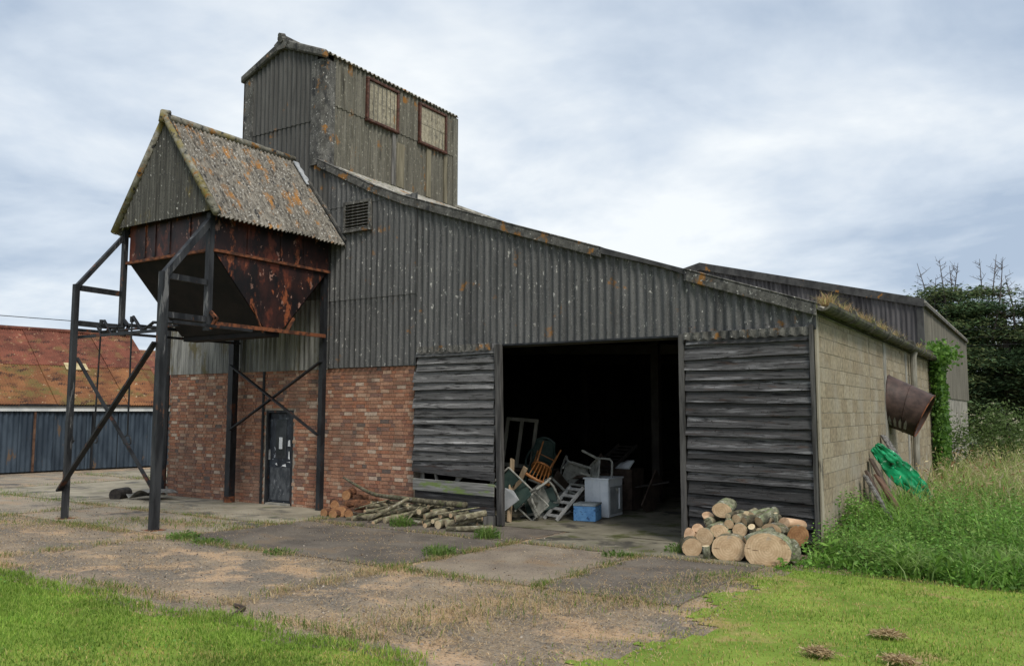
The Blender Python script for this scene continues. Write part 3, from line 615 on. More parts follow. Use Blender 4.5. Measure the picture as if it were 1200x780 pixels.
# ---- block side wall
b = MB(); b.box(-.22, -.006, .0, BY, 0, 3.58); side_wall = b.build('side_wall', M_bmortar, barn)
P = []
cols_ = [(.13, 4.35), (4.42, 6.02), (6.36, 9.16), (9.50, 12.85), (12.93, 15.38)]
for r in range(16):
    z = .117+r*.225
    for (ya, yb) in cols_:
        y = ya; first = True
        while y < yb-.04:
            L = .44 if not (first and r % 2) else .215
            y1 = min(y+L, yb); first = False
            if z < 3.5: P.append(((-.028+random.uniform(-.003, .003), (y+y1)/2, z), (.06, y1-y, .2155)))
            y += L+.009
laid(P, 'block', side_wall, M_block, M_block_a, 1, 298, 'block')
for (y0, y1) in ((6.05, 6.33), (9.19, 9.47)):
    b = MB(); b.box(-.05, .012, y0, y1, 0, 3.55); b.build('concrete_pier', M_conc, side_wall)
b = MB(); b.box(.004, .03, -.03, .11, .0, 3.52); b.build('corner_trim', M_paleboard, side_wall)
b = MB(); b.box(-.02, .03, .12, BY, 3.46, 3.56); b.build('wall_plate', M_conc, side_wall)
b = MB(); ang = [math.pi*k/8 for k in range(9)]
gp = [(.15+.12*math.cos(math.pi+a), 3.60+.12*math.sin(math.pi+a)*.9) for a in ang]; gi = [(.15+.095*math.cos(-a), 3.605+.095*math.sin(-a)*.85) for a in ang]
b.prism([(x, -.12, z) for x, z in gp]+[(x, -.12, z) for x, z in gi], (0, BY+.35, 0)); gutter = b.build('gutter', M_gutter, barn)
for y in np.arange(1.7, 15, 1.8):
    b = MB(); b.tube([(.15, y, 3.60), (.15, y+.12, 3.60)], .135, 10); b.build('gutter_joint', M_gutter, gutter)
b = MB(); b.tube([(.15, 9.75, 3.5), (.12, 9.75, 3.35), (.10, 9.75, .1)], .075, 10); b.tube([(.10, 9.75, 1.62), (.10, 9.75, 1.75)], .09, 10); b.build('downpipe', M_pipe, barn, smooth=False)
b = MB(); b.tube([(-15.24, -.06, .05), (-15.24, -.06, 5.9)], .07, 8); b.build('downpipe', M_steel, barn)
# weather cowl on the side wall
def cowl():
    b = MB(); n = 28; c = Vector((0, 6.62, 2.275)); rings = []
    A = []; B_ = []
    for k in range(n):
        a = 2*math.pi*k/n; ca, sa = math.cos(a), math.sin(a)
        A.append(Vector((0.0, 6.62+.56*sa, 2.275+.555*ca)))
        f = (ca+1)/2
        B_.append(Vector((.45+.42*f, 6.62+.47*sa, 1.53+.85*f)))
    ins = [p*.0 for p in A]
    V = A+B_+[Vector((p.x+.0, 6.62+(p.y-6.62)*.93, 1.955+(p.z-1.955)*.93)) for p in B_]+[Vector((0.03, 6.62+(p.y-6.62)*.93, 2.275+(p.z-2.275)*.93)) for p in A]
    F = []
    for s in range(3):
        for k in range(n): F.append((s*n+k, s*n+(k+1) % n, (s+1)*n+(k+1) % n, (s+1)*n+k))
    b.add(V, F); b.m = 1; b.add(V[3*n:], [tuple(range(n))]); o = b.build('vent_cowl', [M_cowl, M_dark], barn, smooth=True)
    for t in (.03, .52):
        q = MB(); q.tube([A[k].lerp(B_[k], t)+(A[k].lerp(B_[k], t)-Vector((.3*t, 6.62, 2.275-.32*t))).normalized()*.004 for k in list(range(n))+[0]], .010, 5); q.build('seam', M_cowl, o)
    q = MB(); q.tube([B_[k] for k in list(range(n))+[0]], .012, 5); q.build('rim', M_rustbar, o)
    for k, t in enumerate((.10, .28, .46, .64)):
        q = MB(); a0 = math.radians(238+k*2-10)
        for dt, da in ((0, 0),):
            pts = []
            for (tt, aa, ro) in ((t-.045, a0-.30, 1.012), (t+.045, a0-.30, 1.012), (t+.05, a0+.02, 1.012), (t, a0+.20, 1.012), (t-.05, a0+.02, 1.012)):
                ca, sa = math.cos(aa), math.sin(aa); f = (ca+1)/2
                p = Vector((0, 6.62+.56*sa*ro, 2.275+.555*ca*ro)).lerp(Vector((.45+.42*f, 6.62+.47*sa*ro, 1.53+.85*f-.006)), tt); pts.append(p)
            q.add(pts, [tuple(range(5))])
        q.build('bare_patch', M_cowlpatch, o, solid=.006)
cowl()

# ------------------------------------------------------------------ grain hopper on its steel frame
hop = thing('grain_hopper', (-10.95, -2, 0), 'rusty raised grain hopper under a lichened pitched roof on black steel legs', 'grain hopper')
HX0, HX1, HY0, HY1 = -12.22, -9.68, -3.08, -.22
b = MB()
b.box(HX0, HX1, HY0, HY0+.03, 4.93, 5.66); b.box(HX0, HX0+.03, HY0+.031, HY1, 4.93, 5.66); b.box(HX1-.03, HX1, HY0+.031, HY1, 4.93, 5.66); b.box(HX0+.031, HX1-.031, HY1-.03, HY1, 4.93, 5.66)
binp = b.build('bin_panel', M_rust, hop)
for x in (-11.72, -11.40, -10.95, -10.35):
    q = MB(); q.box(x-.03, x+.03, HY0-.02, HY0-.001, 4.98, 5.6); q.build('stiffener', M_rust, binp)
for y in (-2.3, -1.5, -.9):
    q = MB(); q.box(HX1+.001, HX1+.02, y-.025, y+.025, 4.98, 5.55); q.build('stiffener', M_rust, binp)
TY0, TY1, TZ = -1.84, -1.44, 3.57
b = MB()
b.add([(HX1-.01, HY0, 4.93), (HX1-.01, HY1, 4.93), (HX1-.01, TY1, TZ), (HX1-.01, TY0, TZ)], [(0, 1, 2, 3)]); b.build('trough_end', M_rust, hop, solid=.02)
b = MB(); b.add([(HX0+.01, HY0, 4.93), (HX0+.01, HY1, 4.93), (HX0+.01, TY1, TZ), (HX0+.01, TY0, TZ)], [(0, 1, 2, 3)]); b.build('trough_end', M_rust, hop, solid=.02)
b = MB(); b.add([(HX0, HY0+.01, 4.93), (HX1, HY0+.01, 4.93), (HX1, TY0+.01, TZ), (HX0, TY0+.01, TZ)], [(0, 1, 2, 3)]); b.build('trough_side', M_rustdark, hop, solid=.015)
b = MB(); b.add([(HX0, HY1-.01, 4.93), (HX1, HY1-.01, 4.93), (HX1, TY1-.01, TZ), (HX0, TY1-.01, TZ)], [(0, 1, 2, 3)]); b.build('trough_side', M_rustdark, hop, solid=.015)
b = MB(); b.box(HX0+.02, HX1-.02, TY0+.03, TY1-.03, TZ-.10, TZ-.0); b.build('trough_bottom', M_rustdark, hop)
b = MB(); b.bar((HX0-.03, HY0-.03, 4.92), (HX1+.03, HY0-.03, 4.92), .06, .05); b.bar((HX1+.03, HY0-.0, 4.92), (HX1+.03, HY1, 4.92), .06, .05); b.bar((HX0-.03, HY0, 4.92), (HX0-.03, HY1, 4.92), .06, .05); b.build('seam_flange', M_rustbar, hop)
b = MB(); b.bar((HX1+.01, TY0-.05, TZ-.05), (HX1+.01, HY0+.9, 4.05), .03, .02); b.bar((HX1+.012, TY1+.12, TZ+.02), (HX1+.012, TY1+.30, TZ+.3), .04, .05); b.build('edge_angle', M_rustbar, hop)
# roof of the hopper
RX, RZ, EZ, EL, ER = -10.97, 7.56, 5.50, -12.44, -9.36
b = MB(); b.prism([(EL+.12, HY0-.16, 5.64), (ER-.12, HY0-.16, 5.64), (RX, HY0-.16, 7.42)], (0, .05, 0)); hroof = b.build('hopper_roof', M_dark, hop)
b = MB(); b.prism([(EL+.1, -2.9, 5.58), (ER-.1, -2.9, 5.58), (RX, -2.9, 7.42)], (0, 2.88, 0)); b.build('roof_lining', M_dark, hop)
def gab2(t): x = EL+.1+t; return EZ+.08+(min(x-EL, ER-x))*(RZ-EZ)/(RX-EL)-.08
corr('gable_sheet', M_gable, hroof, (EL+.1, HY0-.175, 0), (1, 0, 0), (0, 0, 1), (0, -1, 0), ER-EL-.2, 5.60, gab2, .085, .011, 6)
for s, E_ in ((1, ER), (-1, EL)):
    d = Vector((E_-RX, 0, EZ-RZ)); L = d.length; n_ = Vector((s*(RZ-EZ), 0, abs(E_-RX))); y = HY0-.16
    for k in range(4):
        w = .80
        corr('roof_sheet', M_roofh, hroof, (RX, y, RZ), (0, 1, 0), d, n_, w+.02, .03+random.uniform(-.02, .0), L+random.uniform(0, .03), .10, .027, 6, solid=.012); y += w
    q = MB(); q.tube([Vector((RX, HY0-.19, RZ+.0))+Vector((s*.03, 0, -.02)), Vector((E_, HY0-.19, EZ+.02))+Vector((s*.02, 0, .0))], [.060, .075], 8); q.build('verge_roll', M_verge, hroof, smooth=True)
q = MB(); q.tube([(RX, HY0-.24, RZ+.03), (RX, .02, RZ+.03)], .070, 10); q.tube([(RX, HY0-.26, RZ+.10), (RX, HY0-.10, RZ+.11)], [.05, .065], 8); q.tube([(RX, HY0-.27, RZ-.1), (RX, HY0-.22, RZ+.12)], [.05, .065], 8); q.build('ridge_cap', M_verge, hroof, smooth=True)
q = MB(); q.bar((RX+.10, -.10, RZ-.05), (RX+.55, -.10, RZ-.64), .16, .02, (1, 0, .75)); q.build('lead_flashing', M_lead, hroof)
q = MB(); q.bar((RX+.5, -.07, RZ-.55), (ER+.05, -.07, EZ+.08), .10, .04, (1, 0, .75)); q.build('wall_flashing', M_flash, hroof)
# steel frame
def post(name, x, y, z0, z1, w, m=M_steelg):
    q = MB(); h = w/2
    q.box(x-h, x+h, y-h, y-h+.02, z0, z1); q.box(x-h, x-h+.02, y-h+.0205, y+h, z0, z1); q.box(x+h-.02, x+h, y-h+.0205, y+h, z0, z1); q.box(x-h+.0205, x+h-.0205, y+h-.02, y+h, z0, z1)
    return q.build(name, m, hop)
post('leg', -9.60, -4.08, .07, 4.38, .125); post('leg', -12.26, -4.08, .07, 4.38, .095)
post('hanger', -9.70, -3.12, 3.46, 5.60, .105); post('hanger', -12.32, -3.12, 3.5, 5.58, .09)
post('leg', -9.76, -.24, .0, 5.3, .11, M_steel); post('leg', -12.56, -.24, .0, 4.9, .16, M_steel)
for x, y in ((-9.60, -4.08), (-12.26, -4.08)):
    q = MB(); q.box(x-.14, x+.14, y-.14, y+.14, .07, .105); q.build('base_plate', M_rustbar, hop)
b = MB(); b.tube([(-12.56, -.24, .0), (-12.56, -.24, .16)], .12, 8); b.build('rusty_foot', M_rustbar, hop)
for x, w, x2 in ((-9.60, .125, -9.70), (-12.26, .09, -12.36)):
    q = MB(); q.bar((x, -4.10, 4.30), (x2, -3.0, 5.62), w, w*.85, (0, -1, 1)); q.build('raking_strut', M_steelg, hop)
    for z in (4.32, 3.66):
        q = MB(); q.bar((x, -4.0, z), (x2, -3.16, z), .07, .10); q.build('rail', M_steelg, hop)
q = MB(); q.bar((-9.66, -3.05, 3.6), (-9.66, -.3, 3.58), .06, .07); q.build('bearer', M_rustbar, hop)
q = MB(); q.bar((-12.35, -3.05, 3.72), (-12.35, -.3, 3.72), .06, .07); q.bar((-12.3, -4.0, 3.54), (-12.3, -.3, 3.54), .05, .05); q.build('bearer', M_steel, hop)
q = MB(); q.bar((-9.45, -3.98, 3.53), (-9.5, -2.3, 3.52), .05, .05); q.build('bearer', M_steel, hop)
q = MB(); q.bar((-12.26, -4.0, 3.40), (-9.6, -4.0, 3.40), .05, .05); q.build('tie_bar', M_steel, hop)
q = MB(); q.bar((-12.34, -4.17, .60), (-9.64, -4.17, 3.18), .035, .10, (0, -1, 0)); q.build('cross_brace', M_steel, hop)
q = MB(); q.bar((-12.30, -3.98, 3.02), (-9.66, -3.97, .58), .03, .06, (0, -1, 0)); q.build('cross_brace', M_steel, hop)
q = MB(); q.bar((-12.5, -.38, 3.06), (-9.72, -.38, 1.56), .03, .08, (0, -1, 0)); q.build('cross_brace', M_steel, hop)
q = MB(); q.bar((-12.5, -.33, 1.62), (-9.72, -.33, 3.06), .03, .08, (0, -1, 0)); q.build('cross_brace', M_steel, hop)
for x in (-9.70, -12.32):
    q = MB(); q.bar((x+.08, -3.12, 3.80), (x+.26, -3.12, 3.66), .04, .06); q.bar((x+.26, -3.12, 3.68), (x+.10, -3.12, 3.50), .04, .06); q.build('hook_bracket', M_steel if x < -11 else M_rustbar, hop)
q = MB(); q.tube([(-12.18, -3.7, 3.645), (-12.0, -3.7, 3.44), (-11.72, -3.7, 3.58), (-11.30, -3.7, 3.56)], .025, 6); q.build('lever_link', M_steel, hop)
q = MB(); q.tube([(-11.94, -3.7, 3.72), (-11.65, -3.7, 3.44), (-11.44, -3.7, 3.62)], .028, 6); q.build('lever_link', M_steel, hop)
q = MB(); q.tube([(-11.03, -3.7, 3.74), (-10.73, -3.7, 3.46), (-10.41, -3.7, 3.60), (-10.2, -3.7, 3.58), (-9.7, -3.7, 3.56)], .030, 6); q.build('lever_link', M_steel, hop)
q = MB(); q.tube([(-12.2, -3.7, 3.52), (-9.7, -3.7, 3.50)], .02, 6); q.build('lever_shaft', M_steel, hop)
for (xa, xb) in ((-12.03, -12.09), (-11.06, -11.04), (-13.0, -13.03)):
    q = MB()
    if xa > -12.5: q.tube([(xa, -3.7, 3.70), (xb, -3.7, 1.60)], .018, 6); q.tube([(xa, -3.7, 3.74), (xa, -3.7, 3.64)], .04, 6)
    else: q.tube([(-12.3, -3.95, 1.5), (-12.36, -3.95, 1.45)], .012, 5); xb = -12.40
    ring = [Vector((xb+.11*math.cos(t), -3.7 if xa > -12.5 else -3.98, 1.50+.11*math.sin(t))) for t in [math.pi*k/8 for k in range(-1, 10)]]
    q.tube(ring, .014, 5); q.tube([ring[0], ring[-1]], .014, 5); q.build('pull_rod', M_steel, hop)

# ------------------------------------------------------------------ rear shed
shed = thing('rear_shed', (-7.3, 15.6, 0), 'large grey corrugated shed with shallow gable standing behind the barn', 'shed')
SY, SR, PK = 15.6, -.3, 7.25
b = MB(); b.prism([(-14.3, SY, 0), (SR, SY, 0), (SR, SY, 5.35), (-7.3, SY, 7.1), (-14.3, SY, 5.35)], (0, 16.1, 0)); sbody = b.build('shed_wall', M_conc, shed)
def sgab(X): return 5.45+(7.0-abs(X+7.3))*(7.2-5.45)/7.0
x = -14.3
while x < SR-.05:
    w = min(1.0, SR-x)
    corr('cladding_sheet', M_cladshed, sbody, (x, SY-.04, 0), (1, 0, 0), (0, 0, 1), (0, -1, 0), w+.02, 2.6, lambda t, X=x: sgab(X+t)-.05, .146, .024, 5); x += 1.0
y = SY
while y < SY+16:
    corr('cladding_sheet', M_shedside, sbody, (SR+.035+.006*(int(y) % 2), y, 0), (0, 1, 0), (0, 0, 1), (1, 0, 0), 1.06, 2.55, 5.34, .076, .010, 4); y += 1.04
b = MB(); b.prism([(-14.5, SY-.1, 5.36), (-7.3, SY-.1, 7.17), (SR+.12, SY-.1, 5.36), (SR+.12, SY-.1, 5.46), (-7.3, SY-.1, 7.27), (-14.5, SY-.1, 5.46)], (0, 16.4, 0)); sroof = b.build('shed_roof', M_roof, shed)
for s in (1, -1):
    b = MB(); xe = SR+.1 if s > 0 else -14.4
    b.prism([(-7.3, SY-.14, 7.30), (xe, SY-.14, 5.50), (xe, SY-.14, 5.24), (-7.3, SY-.14, 7.04)], (0, .035, 0)); b.build('verge_flashing', M_flashd, shed)
b = MB(); b.box(SR-.12, SR+.07, SY-.09, SY-.0, 2.6, 5.22); b.build('corner_trim', M_flashd, shed)
b = MB(); b.box(SR+.05, SR+.16, SY-.05, SY+16.2, 5.28, 5.38); b.build('gutter', M_flash, shed)

# ------------------------------------------------------------------ red roofed shed on the left
A0 = Vector((-25.38, 1.09, 0)); dd = Vector((.166, .986, 0)).normalized(); nn_ = Vector((-dd.y, dd.x, 0))   # nn_ points away from the camera
rs = thing('red_roofed_shed', A0, 'long low shed with rusty red corrugated roof and navy sheet doors', 'shed')
def RS(s, off, z): return A0+dd*s+nn_*off+Vector((0, 0, z))
S0, S1, RD, RZ2 = -9.0, 5.45, 3.75, 5.0
b = MB(); b.prism([RS(S0, .06, 0), RS(S0, 2*RD, 0), RS(S0, 2*RD, 2.1), RS(S0, RD, RZ2-.1), RS(S0, .06, 2.1)], dd*(S1-S0-.05)); rwall = b.build('shed_wall', M_dark, rs)
s = S0
while s < S1-.1:
    w = min(1.05, S1-s)
    corr('door_sheet', M_navy, rwall, RS(s, -.02 if int(s) % 3 else -.05, 0), dd, (0, 0, 1), -nn_, w, .06, 2.02, .16, .022, 5); s += 1.05
for s in (.9, 2.72, -2.4):
    b = MB(); b.bar(RS(s, -.08, .05), RS(s, -.08, 2.0), .07, .05); b.build('door_post', M_steel if s > 2 else M_browni, rs)
b = MB(); b.bar(RS(S0, -.12, 2.10), RS(S1, -.12, 2.10), .04, .16); b.build('fascia_board', M_white, rs)
b = MB(); b.bar(RS(S0, -.14, 2.22), RS(S1, -.14, 2.22), .12, .08); b.build('gutter', M_steel, rs)
rr_ = MB(); rr_.bar(RS(S0, RD, RZ2-.03), RS(S1, RD, RZ2-.03), .1, .06); rroof = rr_.build('shed_roof', M_rustroof, rs)
for sgn in (0, 1):
    base = RS(0, -.2, 2.22) if sgn == 0 else RS(0, 2*RD+.2, 2.22)
    d = (RS(0, RD, RZ2)-base); L = d.length; nrm = Vector((0, 0, 1)).cross(dd) if False else d.cross(dd)
    if nrm.z < 0: nrm = -nrm
    s = S0
    while s < S1-.1:
        w = 1.17 if s+1.17 < S1 else S1-s
        for (t0, t1, lift) in ((0, L*.5+.06, 0.0), (L*.5, L, .02)):
            corr('roof_sheet', M_rustlow if t0 == 0 else M_rustroof, rroof, base+dd*s+nrm.normalized()*(lift+.03*(int(round((s-S0)/1.17)) % 2)), dd, d, nrm, w+.03, t0+random.uniform(-.03, .01), t1, .085, .016, 5, solid=.02)
        s += 1.17
b = MB(); d = (RS(0, RD, RZ2)-RS(0, -.2, 2.22)); q0 = RS(2.35, -.2, 2.22)+d*.44+Vector((0.02, 0, .05))
b.add([q0, q0+dd*.75, q0+dd*.75+d*.09, q0+d*.09], [(0, 1, 2, 3)]); b.build('pale_patch', M_yellow, rroof, solid=.03)
b = MB(); b.tube([RS(S0, RD, RZ2+.03), RS(S1, RD, RZ2+.03)], .1, 8); b.build('ridge_cap', M_rustroof, rroof)
rs2 = thing('far_red_shed', RS(9.5, 6, 0), 'rusty red roof of a further shed glimpsed behind the left shed', 'shed')
b = MB(); b.prism([RS(6.5, 5, 0), RS(6.5, 12, 0), RS(6.5, 12, 2.5), RS(6.5, 8.5, 4.7), RS(6.5, 5, 2.5)], dd*9); b.build('shed_wall', M_navy, rs2)
b = MB(); b.prism([RS(6.3, 4.8, 2.42), RS(6.3, 8.5, 4.75), RS(6.3, 12.2, 2.42), RS(6.3, 12.2, 2.5), RS(6.3, 8.5, 4.85), RS(6.3, 4.8, 2.5)], dd*9.4); b.build('shed_roof', M_rustroof, rs2)
#PART2
# ------------------------------------------------------------------ logs
def log_obj(name, face, axis, rx, rz, L, mats, label, group, irr=.06, n=16, taper=.95, flat=None, cat='log', kind=None):
    """one log: sawn face at `face`, body running along axis; local Z = axis"""
    ax = Vector(axis).normalized(); upv = Vector((0, 0, 1)) if abs(ax.z) < .9 else Vector((0, 1, 0))
    sx_ = upv.cross(ax).normalized(); sy_ = ax.cross(sx_).normalized()
    rot = Matrix((sx_, sy_, ax)).transposed()
    rad = [1+random.uniform(-irr, irr) for _ in range(n)]
    rad = [(rad[i-1]+2*rad[i]+rad[(i+1) % n])/4 for i in range(n)]
    V = []; seg = 5 if L > .3 else 3
    bend = Vector((random.uniform(-1, 1), random.uniform(-1, 1), 0))*(.03*L)
    for j in range(seg):
        t = j/(seg-1); k = 1+(taper-1)*t
        for i in range(n):
            a = 2*math.pi*i/n; x, y = rx*math.cos(a)*rad[i]*k, rz*math.sin(a)*rad[i]*k
            if flat: x, y = flat(x, y)
            w = 1+random.uniform(-.025, .025) if 0 < j < seg-1 else 1
            V.append((x*w+bend.x*math.sin(math.pi*t), y*w+bend.y*math.sin(math.pi*t), t*L))
    F = []; mi = []
    for j in range(seg-1):
        for i in range(n): F.append((j*n+i, j*n+(i+1) % n, (j+1)*n+(i+1) % n, (j+1)*n+i)); mi.append(0)
    # sawn ends as fans with a slightly proud heart
    b0 = len(V); V.append((0, 0, -.004)); V.append((0, 0, L+.004))
    for i in range(n):
        F.append((b0, (i+1) % n, i)); mi.append(1)
        F.append((b0+1, (seg-1)*n+i, (seg-1)*n+(i+1) % n)); mi.append(1)
    me = bpy.data.meshes.new(name); me.from_pydata(V, [], F)
    for m in mats: me.materials.append(m)
    me.polygons.foreach_set('material_index', mi)
    me.polygons.foreach_set('use_smooth', [m_ == 0 for m_ in mi])
    bm = bmesh.new(); bm.from_mesh(me); bmesh.ops.recalc_face_normals(bm, faces=bm.faces); bm.to_mesh(me); bm.free(); me.update()
    o = bpy.data.objects.new(name, me); col.objects.link(o)
    o.matrix_world = Matrix.Translation(Vector(face)) @ rot.to_4x4()
    return tag(o, label, cat, group)
GR = 'sawn logs stacked in front of the right door'
D = (-.22, .97, .03)
RIGHT = [
 ((-1.192, -.75, .639), .137, .106, .42, (-.1, .95, .1), M_cut, 'round tan log lying on top of the right-hand log stack'),
 ((-1.148, -1.0, .378), .13, .092, .5, D, M_cut, 'oval sawn log end at mid height on the left of the right-hand stack'),
 ((-.856, -1.0, .414), .101, .09, .45, D, M_cut, 'round sawn log end in the middle of the right-hand stack above the big domed round'),
 ((-1.476, -1.2, .150), .137, .133, .4, (-.45, .85, .02), M_cut, 'fat round log at the lower left corner of the right-hand stack'),
 ((-1.351, -1.05, .29), .132, .126, .5, (-.05, .95, .0), M_cut, 'shaded brown log end tucked behind the small green upright log'),
 ((-.925, -1.3, .205), .231, .18, .42, (-.15, .97, .0), M_cut, 'big dome-shaped sawn round resting on the ground in the middle of the right-hand stack'),
 ((-.384, -1.35, .235), .30, .215, .42, (-.1, .97, .0), M_cut, 'largest tan sawn round, angular, on the ground at the right of the log stack'),
 ((-.448, -.95, .44), .154, .097, .45, (.25, .95, .0), M_cut, 'wide oval log end resting on the largest round'),
 ((-.698, -1.25, .282), .095, .10, .42, (.75, .55, .32), M_cut, 'barked log wedged slantwise between the two big rounds'),
 ((-.952, -.85, .543), .069, .064, .5, (.25, .93, .12), M_cut, 'slim log with small round end just right of the top log'),
 ((-1.041, -.9, .472), .066, .064, .5, D, M_cut, 'small round log end below and right of the top log'),
 ((-.826, -.9, .52), .064, .066, .5, (.6, .75, .22), M_cut, 'pale lichened branch log slanting up to the right near the top of the stack'),
 ((-.639, -.85, .529), .067, .069, .42, (.3, .88, .28), M_cut, 'stubby mossy log with upper end tilted back at the top right of the stack'),
 ((-.696, -1.0, .476), .05, .046, .3, (.0, .75, -.65), M_cutp, 'small pale-ended log tipped upward in the centre of the stack'),
 ((-1.222, -1.36, .22), .055, .05, .19, (.05, .12, -1), M_cutp, 'little dark green log standing on end at the foot of the stack'),
 ((-.48, -1.12, .378), .024, .024, .4, (-.75, .55, -.1), M_cutp, 'thin bright-ended stick lying across the largest round'),
 ((-.85, -.7, .60), .05, .05, .4, (-.6, .75, -.1), M_cutp, 'lichened branch with bright white cut tip at the top of the stack'),
 ((-1.417, -.72, .55), .085, .06, .5, (-.2, .8, -.4), M_split, 'split pinkish log leaning at the upper left edge of the stack'),
 ((-1.492, -.93, .393), .085, .06, .5, (-.1, .9, -.3), M_split, 'split pinkish log on the left flank of the stack, second from its top'),
 ((-1.57, -1.05, .30), .08, .10, .5, (-.1, .9, -.15), M_split, 'long peeled log on the left flank above the fat lower log'),
 ((-.418, -.80, .66), .028, .02, .3, (.06, .25, -.96), M_cutp, 'upright pale splinter of wood sticking up at the right of the stack'),
 ((-.306, -.8, .531), .085, .07, .4, (.35, .9, -.15), M_split, 'pale split log at the upper right shoulder of the stack'),
 ((-.146, -.72, .36), .15, .15, .4, (-.55, .8, .1), M_cuto, 'orange-brown round turned sideways at the right end of the stack in the weeds'),
 ((-.556, -.7, .543), .055, .05, .4, (.1, .95, 0), M_cut, 'small beige log behind the stubby mossy log'),
 ((-.10, -1.1, .20), .08, .14, .35, (-.3, .9, .0), M_bark, 'grey barked chunk on the ground right of the largest round'),
 ((-1.383, -.80, .47), .07, .06, .45, (.2, .95, .1), M_bark, 'green barked log below the top log on its left'),
 ((-1.30, -.95, .40), .06, .05, .45, (.15, .95, .1), M_bark, 'green barked log squeezed left of the oval mid-height log'),
 ((-1.08, -.82, .575), .045, .042, .4, (.2, .95, .05), M_cutp, 'small cream-ended log right beneath the topmost log'),
 ((-.76, -.78, .60), .05, .048, .4, (.35, .9, .1), M_cut, 'small round end between the white-tipped branch and the stubby mossy log'),
 ((-.60, -.98, .42), .045, .045, .35, (.1, .97, 0), M_cutp, 'small cream log end left of the wide oval log end'),
 ((-1.02, -1.05, .34), .05, .05, .4, (-.1, .97, 0), M_cut, 'small tan log end filling the gap above the dome-shaped round'),
]
def sup(x, y, rx, rz, p):
    a = math.atan2(y/rz, x/rx); q = (abs(math.cos(a))**p+abs(math.sin(a))**p)**(-1/p); k_ = math.hypot(x/rx, y/rz); return (rx*q*math.cos(a)*k_, rz*q*math.sin(a)*k_)
def dome(x, y): x, y = sup(x, y, .231, .18, 2.5); return (x, max(y, -.165))
def ang_(x, y): x, y = sup(x, y, .30, .215, 3.2); return (x*(1-.35*max(0, y)/.215*(1 if x < 0 else .15)), max(y, -.20))
for i, (c, rx, rz, L, ax, m, lab) in enumerate(RIGHT):
    split = m is M_split
    log_obj('log' if rx > .03 else 'stick', c, ax, rx, rz, L, [M_split if split else (M_barkb if i % 2 else M_bark), m], lab, GR, irr=.16 if split else .08, flat=dome if i == 5 else (ang_ if i == 6 else None), n=22 if rx > .2 else 14, cat='log' if rx > .03 else 'stick')
# filler logs at the back of the stack, partly visible through its gaps
for i, (x, y, z, r) in enumerate([(-1.25, -.55, .12, .12), (-.95, -.5, .14, .13), (-.65, -.55, .13, .12), (-1.1, -.5, .36, .1), (-.8, -.5, .38, .1), (-.5, -.5, .34, .1), (-.9, -.45, .54, .07)]):
    fl = ['behind the fat lower left log', 'behind the dome-shaped round', 'behind the slantwise wedged log', 'behind the oval mid-height log', 'behind the middle round end', 'behind the wide oval log end', 'just below the topmost log'][i]
    log_obj('log', (x, y, z), (.05, 1, 0), r, r, .34, [M_bark, M_cut], 'shadowed log at the back of the right-hand stack, '+fl, GR)
GB = 'cut branch logs piled against the brick wall'
LEFT = [((-8.187, -.43, .295), (-8.027, -.18, .251), .031), ((-8.051, -.854, .092), (-8.058, -.604, .136), .036), ((-7.901, -.854, .10), (-7.893, -.604, .11), .042), ((-8.171, -1.112, .06), (-7.817, -.862, .09), .035),
 ((-8.005, -1.136, .075), (-7.596, -.886, .10), .053), ((-7.401, -1.23, .06), (-7.434, -.98, .10), .031), ((-7.597, -1.15, .09), (-7.082, -.745, .434), .032), ((-8.06, -.736, .164), (-7.918, -.486, .184), .039),
 ((-7.3, -1.042, .085), (-7.0, -.792, .132), .063), ((-7.081, -1.159, .06), (-6.6, -.909, .09), .037), ((-7.023, -.854, .17), (-6.85, -.604, .242), .04), ((-6.706, -.80, .26), (-6.80, -.50, .30), .046),
 ((-6.709, -.524, .335), (-6.716, -.274, .29), .029), ((-6.517, -.877, .19), (-6.2, -.627, .272), .048), ((-6.335, -1.089, .08), (-6.346, -.839, .10), .039), ((-6.241, -.995, .145), (-6.239, -.745, .186), .036),
 ((-6.061, -1.085, .112), (-6.05, -.70, .13), .066), ((-5.90, -1.06, .135), (-5.50, -.80, .20), .058), ((-5.784, -.96, .215), (-5.30, -.70, .286), .055), ((-5.788, -1.192, .07), (-5.1, -.965, .12), .045),
 ((-5.985, -.821, .245), (-5.94, -.471, .255), .036), ((-6.191, -.854, .22), (-6.10, -.50, .26), .042), ((-7.049, -.665, .27), (-6.75, -.415, .29), .029), ((-7.259, -.736, .21), (-6.85, -.486, .317), .041),
 ((-7.67, -.806, .17), (-7.45, -.5, .304), .036), ((-8.151, -.595, .235), (-7.80, -.345, .25), .037), ((-7.828, -.406, .33), (-7.5, -.156, .29), .027), ((-7.689, -.83, .14), (-7.25, -.58, .243), .044),
 ((-6.502, -.70, .26), (-6.3, -.45, .29), .04), ((-7.558, -.665, .235), (-7.25, -.415, .26), .042), ((-7.271, -.901, .13), (-6.90, -.60, .2), .052), ((-7.207, -.524, .31), (-7.05, -.274, .25), .036)]
